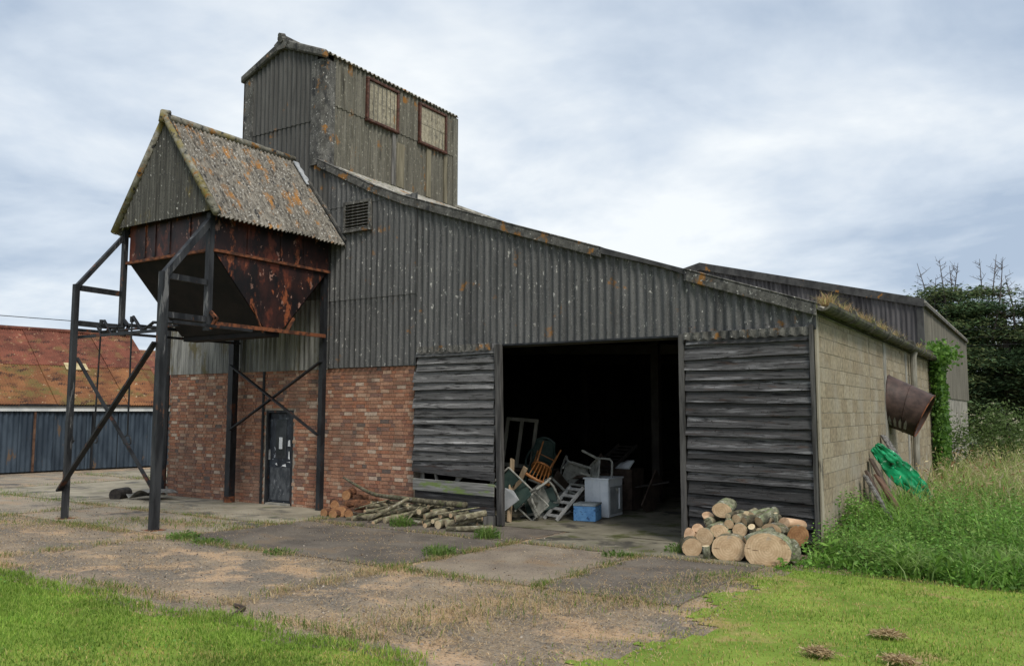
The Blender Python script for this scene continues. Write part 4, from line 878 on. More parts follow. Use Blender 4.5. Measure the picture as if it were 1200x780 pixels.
LLAB = ['short branch log with bright cut end at the top left of the branch pile', 'mossy branch stub beside the orange rounds, low on the left of the branch pile', 'pale-ended stub just right of the orange rounds', 'thin log at the lower left tip of the branch pile on the tarmac',
 'mossy log lying flat along the front left of the branch pile', 'thin log pointing at the camera in front of the long slanting branches', 'long slanting branch running up across the middle of the pile', 'branch log resting above the low stubs on the left',
 'thick grey log with tan end at the front middle of the branch pile', 'slim log lying in front of the green weeds at the pile', 'short log in the middle of the pile right of the slanting branch', 'upright pale-ended log standing out of the middle of the pile',
 'small log with white end behind the upright log', 'thick lichened log slanting right of the weeds', 'small tan-ended stub low behind the weeds at the pile', 'small log end right of the weeds between bigger logs',
 'fat round tan log end right of the weeds', 'thick mossy log near the right end of the pile, under the white-flecked one', 'white-flecked log with big pale end near the right end of the pile', 'longest log lying on the ground at the right end of the branch pile',
 'pale-ended log above the fat round end near the right', 'branch log over the gap right of the weeds', 'thin log lying high in the middle of the branch pile', 'mossy log left of the upright log',
 'branch log under the long slanting branch, on its left', 'grey-green log lying high on the left of the pile', 'thin stick lying at the back top left of the pile', 'long grey-green log under the slanting branch',
 'short log at the back right of the upright log', 'grey log in the heart of the pile behind the slanting branch', 'thick mossy log above the front middle log', 'short log at the back of the pile beneath the long curved branch']
for (a, b_, r), lab in zip(LEFT, LLAB):
    a, b_ = Vector(a), Vector(b_)
    if lab.split()[0] not in ('long', 'longest', 'slim', 'thin'):      # most pieces point back towards the wall, sawn end outwards
        b_ = Vector((a.x+(b_.x-a.x)*.6, min(a.y+.42, -.10), b_.z))
    log_obj('branch_log', a, b_-a, r*1.08, r*1.08, max(.34, (b_-a).length*1.1), [M_barkb, M_cutp if random.random() < .5 else M_cut], lab, GB, irr=.05, n=10, cat='log')
for i, (x, y, z, r, L, dx) in enumerate([(-7.95, -.7, .06, .045, .6, .3), (-7.5, -.75, .06, .05, .7, .3), (-7.0, -.7, .07, .05, .6, .2), (-6.6, -.75, .06, .05, .5, .3), (-6.2, -.7, .07, .05, .6, .3), (-7.75, -.55, .14, .04, .6, .4), (-7.2, -.55, .15, .045, .6, .3), (-6.7, -.55, .15, .045, .6, .3), (-6.2, -.55, .16, .04, .6, .3), (-7.4, -.4, .22, .04, .5, .4), (-6.8, -.4, .2, .04, .5, .4)]):
    fl = ['under the mossy front left log', 'under the long slanting branch', 'under the thick front middle log', 'beside the green weeds at ground level', 'under the fat round tan end', 'below the log high on the left', 'under the heart of the pile', 'below the upright log', 'beneath the long curved branch near its thick end', 'at the wall behind the slanting branch', 'at the wall behind the upright log'][i]
    log_obj('branch_log', (x, y, z), (1, dx, 0.02), r, r, L, [M_barkb, M_cut], 'half buried branch log '+fl, GB, n=9, cat='log')
for i, (a, c, r) in enumerate([((-8.3, -.75, .20), (-7.55, -.35, .42), .014), ((-7.9, -1.12, .14), (-7.2, -.6, .36), .016), ((-7.0, -1.0, .16), (-6.4, -.35, .42), .013), ((-6.75, -1.1, .12), (-6.95, -.3, .40), .014), ((-6.3, -.95, .24), (-5.6, -.5, .38), .013), ((-8.2, -.3, .42), (-7.3, -.25, .40), .015)]):
    a, c = Vector(a), Vector(c); m_ = a.lerp(c, .5)+Vector((random.uniform(-.04, .04), 0, random.uniform(-.03, .05)))
    b = MB(); b.tube([a, m_, c], [r, r*.9, r*.6], 7)
    tag(b.build('stick', M_barkb, smooth=True), 'thin stick lying '+['over the left stubs of the branch pile', 'slantwise over the front left logs', 'over the gap right of the upright log', 'nearly end on beside the weeds in the pile', 'across the right end of the branch pile', 'along the wall above the first branches'][i], 'stick', GB)
GO = 'orange-barked rounds at the left end of the branch pile'
for i, ((x, y, z), r, lab) in enumerate([((-8.965, -.30, .385), .10, 'orange round topmost of the rounds against the brick wall'), ((-8.438, -.45, .27), .085, 'orange-brown round at the right shoulder of the rounds'), ((-8.974, -.60, .22), .085, 'reddish round at mid height on the left of the rounds'),
   ((-8.61, -.78, .14), .11, 'big dark-barked orange round facing the camera in the middle of the rounds'), ((-8.67, -.95, .10), .09, 'bright orange round lowest and nearest among the rounds'), ((-8.946, -.92, .10), .085, 'brown round on the ground at the far left of the pile'),
   ((-8.50, -.55, .21), .08, 'shaggy brown round behind the big dark-barked one'), ((-8.75, -.33, .33), .08, 'rough barked round just right of the topmost round'), ((-8.40, -.80, .10), .08, 'brown round beside the first branch stubs'),
   ((-8.86, -.72, .11), .075, 'small brown round between the two lowest orange ones'), ((-8.75, -.55, .24), .08, 'shaggy round in the heart of the rounds'), ((-8.30, -.30, .30), .06, 'dark brown round high at the wall near the first branch')]):
    log_obj('log', (x, y, z), ((-.3 if i in (0, 3, 4, 5) else random.choice((-1.1, .9)))+random.uniform(-.25, .25), .9, random.uniform(-.15, .15)), r, r*.95, .3, [M_barko, M_cuto], lab, GO, irr=.16, n=13)
b = MB(); b.tube([(-9.096, -.25, .724), (-8.88, -.28, .65), (-8.647, -.3, .572), (-8.35, -.35, .49), (-8.085, -.4, .447), (-7.347, -.5, .43), (-6.691, -.5, .405), (-5.886, -.5, .40)], [.02, .025, .03, .034, .036, .048, .052, .055], 10)
tag(b.build('branch', M_barkb, smooth=True), 'long curved bare branch lying across the top of the branch pile', 'branch')

# ------------------------------------------------------------------ things inside the doorway
def Rz(a): return Matrix.Rotation(a, 3, 'Z')
def xf(o, loc, rot):
    o.matrix_world = Matrix.Translation(Vector(loc)) @ rot.to_4x4()
def garden_chair(name, loc, rot, label, m, lattice=True):
    t = thing(name, (0, 0, 0), label, 'chair')
    b = MB(); b.box(-.22, .22, -.22, .22, .40, .43); b.box(-.22, .22, -.25, -.221, .36, .425); b.build('seat', m, t, bevel=.01)
    b = MB()
    for x in (-.21, .21): b.tube([(x, .22, .42), (x*1.02, .27, .62), (x*.85, .33, .84), (x*.3, .345, .90), (0, .347, .91)], .022, 6)
    if lattice:
        for x in (-.12, -.06, 0, .06, .12): b.bar((x, .225, .43), (x, .335, .88), .035, .012, (0, 1, 0))
    else: b.add([(-.2, .22, .42), (.2, .22, .42), (.16, .335, .86), (-.16, .335, .86)], [(0, 1, 2, 3)]); 
    b.build('backrest', m, t, solid=0 if lattice else .012)
    for s in (-1, 1):
        b = MB(); b.tube([(s*.22, -.23, .43), (s*.27, -.24, .60), (s*.28, -.18, .65), (s*.28, .1, .66), (s*.23, .28, .64)], .022, 6); b.build('armrest', m, t)
        for y in (-.2, .2):
            b = MB(); b.tube([(s*.2, y, .42), (s*.26, y*1.25, 0)], [.028, .022], 6); b.build('leg', m, t)
    xf(t, loc, rot); return t
E_ = lambda x, y, z: (Matrix.Rotation(z, 3, 'Z') @ Matrix.Rotation(y, 3, 'Y') @ Matrix.Rotation(x, 3, 'X'))
garden_chair('garden_chair', (-5.62, 1.55, .52), E_(2.2, .3, 2.6), 'upturned white plastic garden chair under the orange wooden chair', M_plastic)
garden_chair('garden_chair', (-5.25, 2.2, .62), E_(-1.2, .35, .5), 'pale plastic chair with curved armrest lying on the pile right of the wooden chair', M_plastic)
garden_chair('garden_chair', (-6.15, 2.4, .55), E_(.5, .2, .4), 'dark green plastic chair in the shadows behind the wooden chair', M_green, False)
garden_chair('garden_chair', (-5.05, 2.0, .95), E_(-1.9, -.5, -.6), 'white plastic chair on its back with one armrest in the air above the white cabinet', M_plastic)
garden_chair('garden_chair', (-5.75, 1.25, .38), E_(1.5, -.5, 1.2), 'dirty white plastic chair on its side low beside the leaning plank', M_plastic)
t = thing('wooden_chair', (0, 0, 0), 'orange varnished spindle-back wooden chair upside down on the junk pile', 'chair')
b = MB(); b.tube([(0, 0, .43), (0, 0, .465)], .21, 16); b.build('seat', M_wood, t)
for x, y in ((-.15, -.14), (.15, -.14), (-.14, .15), (.14, .15)):
    b = MB(); b.tube([(x, y, .43), (x*1.35, y*1.35, 0)], [.02, .014], 7); b.build('leg', M_wood, t)
for k in range(6):
    x = -.16+k*.064; b = MB(); b.tube([(x*.9, .17, .46), (x*1.15, .27, .86)], .010, 6); b.build('spindle', M_wood, t)
b = MB(); b.tube([(-.24, .26, .84), (-.12, .285, .87), (0, .29, .88), (.12, .285, .87), (.24, .26, .84)], .028, 7); b.build('top_rail', M_wood, t)
b = MB(); b.tube([(-.19, -.18, .16), (-.18, .19, .16)], .01, 6); b.tube([(.19, -.18, .16), (.18, .19, .16)], .01, 6); b.tube([(-.185, 0, .16), (.185, 0, .16)], .01, 6); b.build('stretcher', M_wood, t)
xf(t, (-5.42, 1.62, 1.28), E_(2.55, .45, .55))
def ladder(name, a, c, w, n, m, label, cat='ladder', side=(1, 0, 0), rw=.03, th=.02):
    a, c = Vector(a), Vector(c); sd_ = Vector(side).normalized()*w/2
    t = thing(name, a, label, cat)
    for s in (-1, 1):
        b = MB(); b.bar(a+sd_*s, c+sd_*s, .03, .06, (c-a).cross(sd_)); b.build('stile', m, t)
    for k in range(n):
        p = a.lerp(c, (k+.6)/n); b = MB(); b.bar(p-sd_, p+sd_, rw, th, (c-a).cross(sd_)); b.build('rung', m, t)
    return t
ladder('step_ladder', (-5.12, 1.12, .03), (-4.78, 1.55, .62), .36, 5, M_alu, 'small aluminium step ladder leaning behind the blue crate', side=(1, -.35, 0), rw=.06)
ladder('long_ladder', (-5.16, 1.5, .18), (-4.85, 4.0, 1.32), .46, 18, M_roll, 'dark close-runged ladder slanting back over the pile towards the barn depths', side=(1, -.15, 0), rw=.035, th=.012)
t = thing('folding_chair', (0, 0, 0), 'tipped folding chair with pale tube frame and dark green seat on the pile', 'chair')
for s in (-1, 1):
    b = MB(); b.tube([(s*.22, -.25, 0), (s*.22, .05, .5), (s*.22, .28, .88)], .016, 6); b.tube([(s*.22, .25, 0), (s*.22, -.22, .45)], .016, 6); b.build('tube_frame', M_plastic, t)
b = MB(); b.box(-.21, .21, -.22, .2, .44, .46); b.build('seat', M_green, t)
b = MB(); b.bar((0, .13, .62), (0, .26, .85), .42, .014, (0, 1, -.5)); b.build('backrest', M_green, t)
b = MB(); b.tube([(-.22, .28, .88), (.22, .28, .88)], .016, 6); b.tube([(-.22, -.25, 0), (.22, -.25, 0)], .016, 6); b.build('cross_tube', M_plastic, t)
xf(t, (-5.38, 1.05, .30), E_(.9, -.75, .2))
b = MB(); b.obox((0, 0, 0), (.62, .42, .05)); b.obox((.0, .0, -.12), (.56, .36, .16)); o = b.build('car_seat_base', M_green); tag(o, 'dark green slab-like panel slanting under the folding chair', 'panel'); xf(o, (-5.42, 1.28, .32), E_(.95, -.35, .55))
t = thing('white_cabinet', (-4.55, 2.2, 0), 'white panelled cabinet with a grey door standing at the barn mouth', 'cabinet')
cz = Matrix.Rotation(R_(0), 3, 'Z')
b = MB(); b.box(-4.84, -4.33, 1.98, 2.60, .03, .735); b.build('cabinet_body', M_cab, t, bevel=.004)
for x in (-4.755, -4.585, -4.42): 
    b = MB(); b.box(x-.08, x+.078, 1.968, 1.979, .06, .70); b.build('panel', M_cab, t, bevel=.003)
b = MB(); b.box(-4.86, -4.31, 1.95, 2.63, .736, .765); b.build('top', M_cab, t)
b = MB(); b.box(-4.329, -4.318, 2.03, 2.57, .08, .60); b.build('cabinet_door', M_cabside, t)
b = MB(); b.box(-4.317, -4.295, 2.40, 2.43, .16, .56); b.build('handle', M_cab, t)
b = MB(); b.box(-4.80, -4.36, 2.02, 2.56, .005, .029); b.build('plinth', M_steel, t)
t = thing('blue_crate', (-4.53, 1.5, 0), 'faded blue box on the barn floor in front of the white cabinet', 'box')
rm = Rz(.22)
b = MB(); b.obox((-4.54, 1.52, .16), (.42, .46, .27), rm); b.build('crate_body', M_blue, t, bevel=.006)
b = MB(); b.obox((-4.54, 1.52, .32), (.43, .47, .036), rm); b.build('lid', M_bluet, t)
b = MB(); b.obox((-4.60, 1.285, .18), (.40, .006, .012), rm); b.build('band', M_steel, t)
t = thing('window_frame', (-6.8, 2.5, .9), 'old white window frame with two lights leaning behind the pile', 'window frame')
b = MB()
for x in (-.36, 0, .36): b.box(x-.035, x+.035, -.02, .02, 0, 1.05)
b.box(-.324, -.036, -.019, .019, 0, .08); b.box(.036, .324, -.019, .019, 0, .08); b.box(-.324, -.036, -.019, .019, .98, 1.05); b.box(.036, .324, -.019, .019, .98, 1.05)
o = b.build('sash', M_pipe); o.parent = t; xf(t, (-6.72, 2.45, .86), E_(-.15, .06, 0))
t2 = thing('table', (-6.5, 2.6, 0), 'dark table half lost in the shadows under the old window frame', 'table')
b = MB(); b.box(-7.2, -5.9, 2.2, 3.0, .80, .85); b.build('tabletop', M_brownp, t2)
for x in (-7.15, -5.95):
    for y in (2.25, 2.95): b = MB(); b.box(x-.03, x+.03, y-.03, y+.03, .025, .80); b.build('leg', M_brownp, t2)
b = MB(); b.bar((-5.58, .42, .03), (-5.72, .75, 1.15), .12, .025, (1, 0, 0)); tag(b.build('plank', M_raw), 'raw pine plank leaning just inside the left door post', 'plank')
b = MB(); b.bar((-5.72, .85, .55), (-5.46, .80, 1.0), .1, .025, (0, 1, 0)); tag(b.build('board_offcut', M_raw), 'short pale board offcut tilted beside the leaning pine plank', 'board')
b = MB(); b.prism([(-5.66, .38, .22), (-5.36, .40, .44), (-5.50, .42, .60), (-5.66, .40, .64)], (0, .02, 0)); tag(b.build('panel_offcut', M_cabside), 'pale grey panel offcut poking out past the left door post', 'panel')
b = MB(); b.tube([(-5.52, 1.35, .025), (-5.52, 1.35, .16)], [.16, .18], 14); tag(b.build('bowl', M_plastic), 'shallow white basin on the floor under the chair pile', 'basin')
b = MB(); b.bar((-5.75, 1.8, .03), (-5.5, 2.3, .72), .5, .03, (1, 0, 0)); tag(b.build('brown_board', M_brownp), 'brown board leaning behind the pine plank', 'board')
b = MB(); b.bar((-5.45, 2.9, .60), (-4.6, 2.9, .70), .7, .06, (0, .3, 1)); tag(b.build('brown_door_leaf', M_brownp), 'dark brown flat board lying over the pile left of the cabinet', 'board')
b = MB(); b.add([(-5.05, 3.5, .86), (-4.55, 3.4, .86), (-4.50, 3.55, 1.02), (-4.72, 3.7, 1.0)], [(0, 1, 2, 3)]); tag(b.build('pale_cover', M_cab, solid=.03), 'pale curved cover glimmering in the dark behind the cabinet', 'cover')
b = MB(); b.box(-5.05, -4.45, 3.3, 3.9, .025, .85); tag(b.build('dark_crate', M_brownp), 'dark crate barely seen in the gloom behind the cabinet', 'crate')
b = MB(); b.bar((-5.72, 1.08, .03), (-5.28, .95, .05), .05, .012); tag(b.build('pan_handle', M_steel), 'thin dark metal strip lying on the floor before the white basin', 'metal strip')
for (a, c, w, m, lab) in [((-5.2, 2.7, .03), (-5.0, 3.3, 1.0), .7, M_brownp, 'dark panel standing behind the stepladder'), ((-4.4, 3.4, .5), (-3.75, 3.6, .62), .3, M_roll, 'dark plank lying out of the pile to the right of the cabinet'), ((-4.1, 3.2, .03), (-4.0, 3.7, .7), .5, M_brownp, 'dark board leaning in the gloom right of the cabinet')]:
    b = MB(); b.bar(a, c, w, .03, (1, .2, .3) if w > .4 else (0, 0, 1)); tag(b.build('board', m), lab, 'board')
# ------------------------------------------------------------------ junk against the block wall
b = MB(); n = 17; rows = 20; V = []
p0, p1 = Vector((.10, 3.95, 1.40)), Vector((.92, 4.9, .36)); TW = (p1-p0).cross(Vector((-.25, .95, -.05))).normalized()
for j in range(rows):
    t_ = j/(rows-1); c = p0.lerp(p1, t_); w = .09+.26*math.sin(math.pi*min(1, t_*.9+.08))
    for i in range(n):
        s_ = i/(n-1)-.5
        V.append(c+TW*w*s_*1.25+Vector((.5, 0, .6))*(.022*math.sin(i*2.2+.12*j)+.018*math.sin(i*.9+j*.55)+.04*(1-4*s_*s_)*(w/.35))+Vector((random.uniform(-.012, .012), 0, random.uniform(-.018, .018))))
b.add(V, [(j*n+i, j*n+i+1, (j+1)*n+i+1, (j+1)*n+i) for j in range(rows-1) for i in range(n-1)])
tag(b.build('tarpaulin', M_tarp, smooth=True, solid=.012), 'crumpled bright green plastic tarpaulin draped over boards by the block wall', 'tarpaulin')
def lean(name, a, c, w, th, m, label, cat='plank', sd=(0, 1, 0)):
    b = MB(); b.bar(a, c, w, th, Vector(c).__sub__(Vector(a)).cross(Vector(sd))); tag(b.build(name, m, bevel=.008), label, cat)
lean('plank', (.95, 4.75, .20), (.05, 5.34, 1.58), .20, .04, M_plank, 'grey weathered plank leaning on the wall behind the green tarpaulin', sd=(.3, 1, 0))
lean('plank', (1.05, 5.0, .30), (.55, 5.2, .95), .10, .03, M_raw, 'narrow pale batten lying along the right edge of the tarpaulin', sd=(.3, 1, 0))
lean('plank', (.62, 2.70, .10), (.10, 2.95, .95), .16, .05, M_plank, 'dark grey board leaning nearest the barn corner')
lean('metal_sheet', (.75, 3.10, .10), (.22, 3.5, .90), .36, .04, M_browni, 'rusty brown sheet leaning left of the tarpaulin', 'metal sheet')
lean('plank', (.5, 3.0, .15), (.06, 3.35, 1.0), .14, .05, M_brownp, 'dark brown board leaning between the grey board and rusty sheet')
lean('plank', (.6, 3.75, .1), (.05, 3.85, 1.2), .25, .04, M_brownp, 'dark board hidden in shade under the top of the tarpaulin')
# ------------------------------------------------------------------ junk left of the barn
b = MB(); b.tube([(-15.05, -1.40, .14), (-15.3, -.95, .14)], [.14, .14], 14); tag(b.build('felt_roll', M_roll), 'short black roll lying on the yard behind the left leg', 'roll')
b = MB(); V = []
for i in range(9):
    a = -.3+i*.28; V += [(-14.85+.10*i, -1.25, .07+.30*abs(math.sin(a))*(1-i*.05)), (-14.75+.10*i, -.55, .06+.27*abs(math.sin(a+.3))*(1-i*.05))]
b.add(V, [(2*i, 2*i+2, 2*i+3, 2*i+1) for i in range(8)]); tag(b.build('folded_sheet', M_galv, solid=.01), 'crumpled grey metal sheet beside the black roll', 'metal sheet')
# wires
b = MB(); b.tube([(-60, -20, 8.5), (-40, 4.0, 6.6), (-30, 16, 5.8), (-20, 28, 5.5)], .018, 4); tag(b.build('overhead_wire', M_wire), 'thin overhead wire above the red roofed shed', 'wire')
for k in range(3):
    b = MB(); b.tube([(-40+2, 39, 6.9-.5*k), (-1, 37, 6.35-.42*k), (30, 35, 6.2-.42*k), (90, 32, 6.8-.4*k)], .006, 4)
    tag(b.build('overhead_wire', M_steelg), ['uppermost', 'middle', 'lowest'][k]+' of the three thin wires crossing in front of the conifers', 'wire')

# ------------------------------------------------------------------ vegetation meshes
def blades(pos, h, w, lean, cols, seg=2, droop=.5, tipcol=None):
    """pos (N,3), h/w (N), lean = horizontal tip offset as share of h; returns V,T,C"""
    N = len(pos); az = RNG.uniform(0, 2*np.pi, N); la = az+RNG.normal(0, .5, N)
    side = np.stack([np.cos(az+np.pi/2), np.sin(az+np.pi/2), np.zeros(N)], 1)
    dirv = np.stack([np.cos(la), np.sin(la), np.zeros(N)], 1)
    rows = []; 
    for k in range(seg+1):
        t = k/seg
        c = pos+dirv*(lean*h*t**1.8)[:, None]; c[:, 2] += h*(t-droop*lean*t**2.5)
        if k < seg: 
            ww = (w*(1-.55*t)/2)[:, None]; rows.append(c-side*ww); rows.append(c+side*ww)
        else: rows.append(c)
    per = 2*seg+1; V = np.stack(rows, 1).reshape(-1, 3); base = np.arange(N)*per; T = []
    for k in range(seg-1):
        a = base+2*k; T += [np.stack([a, a+1, a+3], 1), np.stack([a, a+3, a+2], 1)]
    a = base+2*(seg-1); T.append(np.stack([a, a+1, a+2], 1))
    C = np.repeat(cols, per, 0).reshape(N, per, 3)
    if tipcol is not None: C[:, -1] = tipcol; C[:, -3:-1] = (C[:, -3:-1]+np.asarray(tipcol)[..., None, :])/2 if np.ndim(tipcol) == 2 else C[:, -3:-1]
    return V, np.concatenate(T), C.reshape(-1, 3)
def leaves(pos, size, cols, aspect=.5, tilt=.8, dirs=None):
    """diamond leaves"""
    N = len(pos)
    if dirs is None:
        a = RNG.uniform(0, 2*np.pi, N); el = RNG.normal(0, tilt, N); dirs = np.stack([np.cos(a)*np.cos(el), np.sin(a)*np.cos(el), np.sin(el)], 1)
    rnd = RNG.normal(0, 1, (N, 3)); s = np.cross(dirs, rnd); s /= np.linalg.norm(s, axis=1)[:, None]+1e-9
    L = size[:, None]
    V = np.stack([pos, pos+dirs*L*.5+s*L*aspect*.5, pos+dirs*L, pos+dirs*L*.5-s*L*aspect*.5], 1).reshape(-1, 3)
    b = np.arange(N)*4; T = np.concatenate([np.stack([b, b+1, b+2], 1), np.stack([b, b+2, b+3], 1)])
    return V, T, np.repeat(cols, 4, 0)
def merge(parts):
    V, T, C = [], [], []; o = 0
    for v, t, c in parts: V.append(v); T.append(t+o); C.append(c); o += len(v)
    return np.concatenate(V), np.concatenate(T), np.concatenate(C)
def pick(pal, N, jit=.15):
    pal = np.array(pal); c = pal[RNG.integers(0, len(pal), N)]
    return np.clip(c*(1+RNG.normal(0, jit, (N, 1))), 0.003, 1)
def scatter(x0, x1, y0, y1, n, keep=None):
    x = RNG.uniform(x0, x1, n); y = RNG.uniform(y0, y1, n)
    if keep is not None:
        k = np.array([keep(a, b_) for a, b_ in zip(x, y)]); x, y = x[k], y[k]
    return x, y
def vn(x, y, s):      # cheap smooth noise
    return (np.sin(x*s*1.3+1.1)*np.cos(y*s*1.7+.3)+np.sin((x+y)*s*.9+2.2)*.7+np.cos((x-1.6*y)*s*2.3)*.5)/2.2
# lawn blades
ps = []
for (x0, x1, y0, y1, n) in ((-12, -.5, -10.6, -6.9, 150000), (-2.5, 7, -11.5, -1.1, 210000), (-16, -8, -9, -6.9, 20000)):
    x, y = scatter(x0, x1, y0, y1, n)
    w = (np.sin(x*3.1+y*1.7)*.5+np.sin(x*7.3-y*4.1)*.3+np.sin(x*1.1+y*9.7)*.2)*.16+RNG.normal(0, .07, len(x))
    w2 = w+.22*np.sin(y*2.3+1)*np.sin(y*.9)+.12*np.sin(y*5.7)+RNG.normal(0, .16, len(x))
    k = ((x > -.35+w2) & (y < -1.25)) | ((y < -7.36+w) & (x < -1.45+w+np.maximum(0, -7.36-y)*1.2)) | (y < -8.0+w)
    dist = np.hypot(x-2.78, y+12.47); k &= RNG.uniform(0, 1, len(x)) < np.clip(9/np.maximum(dist, 3), .3, 1)
    # worn ground near the track is thinner
    x, y = x[k], y[k]; ps.append((x, y))
x = np.concatenate([p[0] for p in ps]); y = np.concatenate([p[1] for p in ps])
dry = np.clip(vn(x, y, 1.3)*.55+.35*vn(x, y, 3.7)+.42+np.clip(1.5-np.abs(x-.2), 0, 1.5)*.72*np.clip((-2.2-y)/1.2, 0, 1)*(x > -2.3)-.35*(x < -2), 0, 1)
kk = RNG.uniform(0, 1, len(x)) > dry*.55; x, y, dry = x[kk], y[kk], dry[kk]
N = len(x); isdry = RNG.uniform(0, 1, N) < dry*.82
c = pick([(.205, .335, .045), (.26, .395, .06), (.155, .27, .04), (.32, .41, .09)], N); cd_ = pick([(.50, .42, .14), (.46, .46, .11), (.56, .46, .20)], N)
c = c*(1+.24*vn(x, y, .9)+.20*vn(x+2, y, 3.1))[:, None]; c = np.where(isdry[:, None], cd_, c); c = np.clip(c, .01, 1)
h = RNG.uniform(.022, .058, N)*(1-.35*isdry)*(1+.35*vn(x, y, 2.6))*np.where(RNG.uniform(0, 1, N) < .03, 1.9, 1.0); h = np.maximum(h*(1+.9*np.exp(-((y+7.45)/.10)**2)*(x < -1.5)), .015)
x0_, y0_ = scatter(-11, 6, -11, -1.3, 9000, in_lawn); kc = vn(x0_, y0_, 1.9) > .25; x0_, y0_ = x0_[kc], y0_[kc]
clv = leaves(np.stack([x0_, y0_, gzn(y0_)+RNG.uniform(.025, .05, len(x0_))], 1), RNG.uniform(.015, .03, len(x0_)), pick([(.14, .30, .06), (.20, .36, .08)], len(x0_)), .9, .25)

ros = []
for k in range(70):
    rx_, ry_ = RNG.uniform(-9, 5), RNG.uniform(-10.5, -1.8)
    if k % 2 or not in_lawn(rx_-.3, ry_): continue
    m_ = 14; a_ = RNG.uniform(0, 6.283, m_); el_ = RNG.uniform(.1, .5, m_)
    ros.append(leaves(np.stack([np.full(m_, rx_), np.full(m_, ry_), np.full(m_, gz(ry_)+.03)], 1), RNG.uniform(.03, .07, m_), pick([(.16, .29, .05), (.20, .33, .06)], m_), .3, dirs=np.stack([np.cos(a_)*np.cos(el_), np.sin(a_)*np.cos(el_), np.sin(el_)], 1)))
V, T, C = merge(ros+[blades(np.stack([x, y, gzn(y)+.012], 1), h, RNG.uniform(.005, .010, N), RNG.uniform(.2, .9, N), c, 2), clv])
tag(tris('lawn_grass', V, T, [M_blade], C), 'short mown green grass of the lawn with drier patches', 'grass', kind='stuff')
# dry tufts and weeds in the joints
parts = []
def joint(xa, ya, xb, yb, n, wid, green):
    n = int(n*.72)
    t_ = RNG.uniform(0, 1, n); cl = RNG.uniform(0, 1, n) < .5+.5*np.sin(t_*23+xa*3)
    t_ = t_[cl]; m_ = len(t_); x = xa+(xb-xa)*t_+RNG.normal(0, wid, m_); y = ya+(yb-ya)*t_+RNG.normal(0, wid, m_)
    g_ = RNG.uniform(0, 1, m_) < green*(.5+.8*np.sin(t_*11+xb)**2)
    c = np.where(g_[:, None], pick([(.14, .24, .03), (.19, .27, .05), (.10, .17, .03)], m_), pick([(.50, .38, .21), (.58, .45, .26), (.40, .29, .15)], m_))
    parts.append(blades(np.stack([x, y, gzn(y)+.01], 1), RNG.uniform(.03, .13, m_), RNG.uniform(.005, .009, m_), np.where(g_, RNG.uniform(.2, .9, m_), RNG.uniform(.9, 1.7, m_)), c, 2))
for a in [(-13.8, -4.45, -.5, -4.5, 9000, .09, .45), (-4.13, -4.6, -4.13, -1.5, 3600, .07, .45), (-2.07, -4.5, -2.07, -1.5, 2600, .07, .5), (-8.68, -4.5, -8.68, -1.0, 3000, .10, .35), (-8.6, -1.6, -.6, -1.63, 3600, .08, .5),
          (-15.5, -2.36, -8.7, -2.36, 5000, .12, .4), (-13.7, -7, -13.7, -2.4, 3000, .15, .6), (-24, -2.3, -15.6, -2.3, 7000, .3, .7), (-24, 2.6, -15.5, 2.6, 5000, .25, .6), (-8.8, -7.1, -8.8, -4.5, 2000, .1, .3),
          (-13, -7.15, -1.9, -7.15, 6000, .07, .5), (-4.13, -7.0, -4.13, -4.6, 2500, .12, .2), (-2.2, -7, -1.6, -4.5, 6500, .35, .2), (-1.2, -5.2, -.4, -2.0, 5000, .22, .3), (-14, -5.4, -10, -4.0, 3600, .3, .5), (-11.5, -3.5, -9.0, -3.0, 4500, .28, .6), (-24, -3.5, -16, -4.5, 6000, .5, .6), (-20.2, -2.2, -20.2, 8, 3000, .2, .7), (-7.4, -.15, -5.4, -.4, 700, .1, .7)]:
    joint(*a)
x, y = scatter(-13, .2, -7.2, -1.2, 17000); k = (vn(x+5, y*1.4, 1.5)+RNG.normal(0, .25, len(x)) > .45) | ((x > -1.6) & (y < -2.2) & (RNG.uniform(0, 1, len(x)) < .7)); x, y = x[k], y[k]; N = len(x)
parts.append(blades(np.stack([x, y, gzn(y)+.026], 1), RNG.uniform(.02, .05, N), RNG.uniform(.006, .010, N), RNG.uniform(1.6, 2.8, N), pick([(.60, .46, .29), (.54, .39, .23), (.44, .30, .17)], N), 2, .5))
# thin straw lying about the worn surface
x, y = scatter(-14, -.4, -7.1, -4.3, 14000); k = (vn(x, y, .9)+.9*vn(x+3, y, 2.1) > .15) | (x > -2.6); x, y = x[k], y[k]; N = len(x)
parts.append(blades(np.stack([x, y, gzn(y)+.024], 1), RNG.uniform(.03, .09, N)*.6, RNG.uniform(.005, .009, N), RNG.uniform(1.2, 2.4, N), pick([(.54, .40, .24), (.62, .47, .29), (.42, .30, .17)], N), 2, .5))
V, T, C = merge(parts); tag(tris('joint_grass', V, T, [M_blade], C), 'straw and weedy grass growing in the joints of the yard slabs', 'grass', kind='stuff')
x, y = scatter(-15, .1, -7.2, -1.0, 24000); k = (y < -4.4) | (RNG.uniform(0, 1, len(x)) < .35); x, y = x[k], y[k]; k = vn(x, y, 1.7)+RNG.normal(0, .5, len(x)) > -.2; x, y = x[k], y[k]; N = len(x)
V, T, C = leaves(np.stack([x, y, gzn(y)+.026], 1), RNG.uniform(.010, .032, N), pick([(.44, .39, .33), (.30, .27, .24), (.50, .40, .28), (.24, .21, .18), (.38, .28, .18)], N, .25), .8, .35)
tag(tris('gravel', V, T, [M_blade], C), 'loose grit and chips scattered on the yard', 'gravel', kind='stuff')
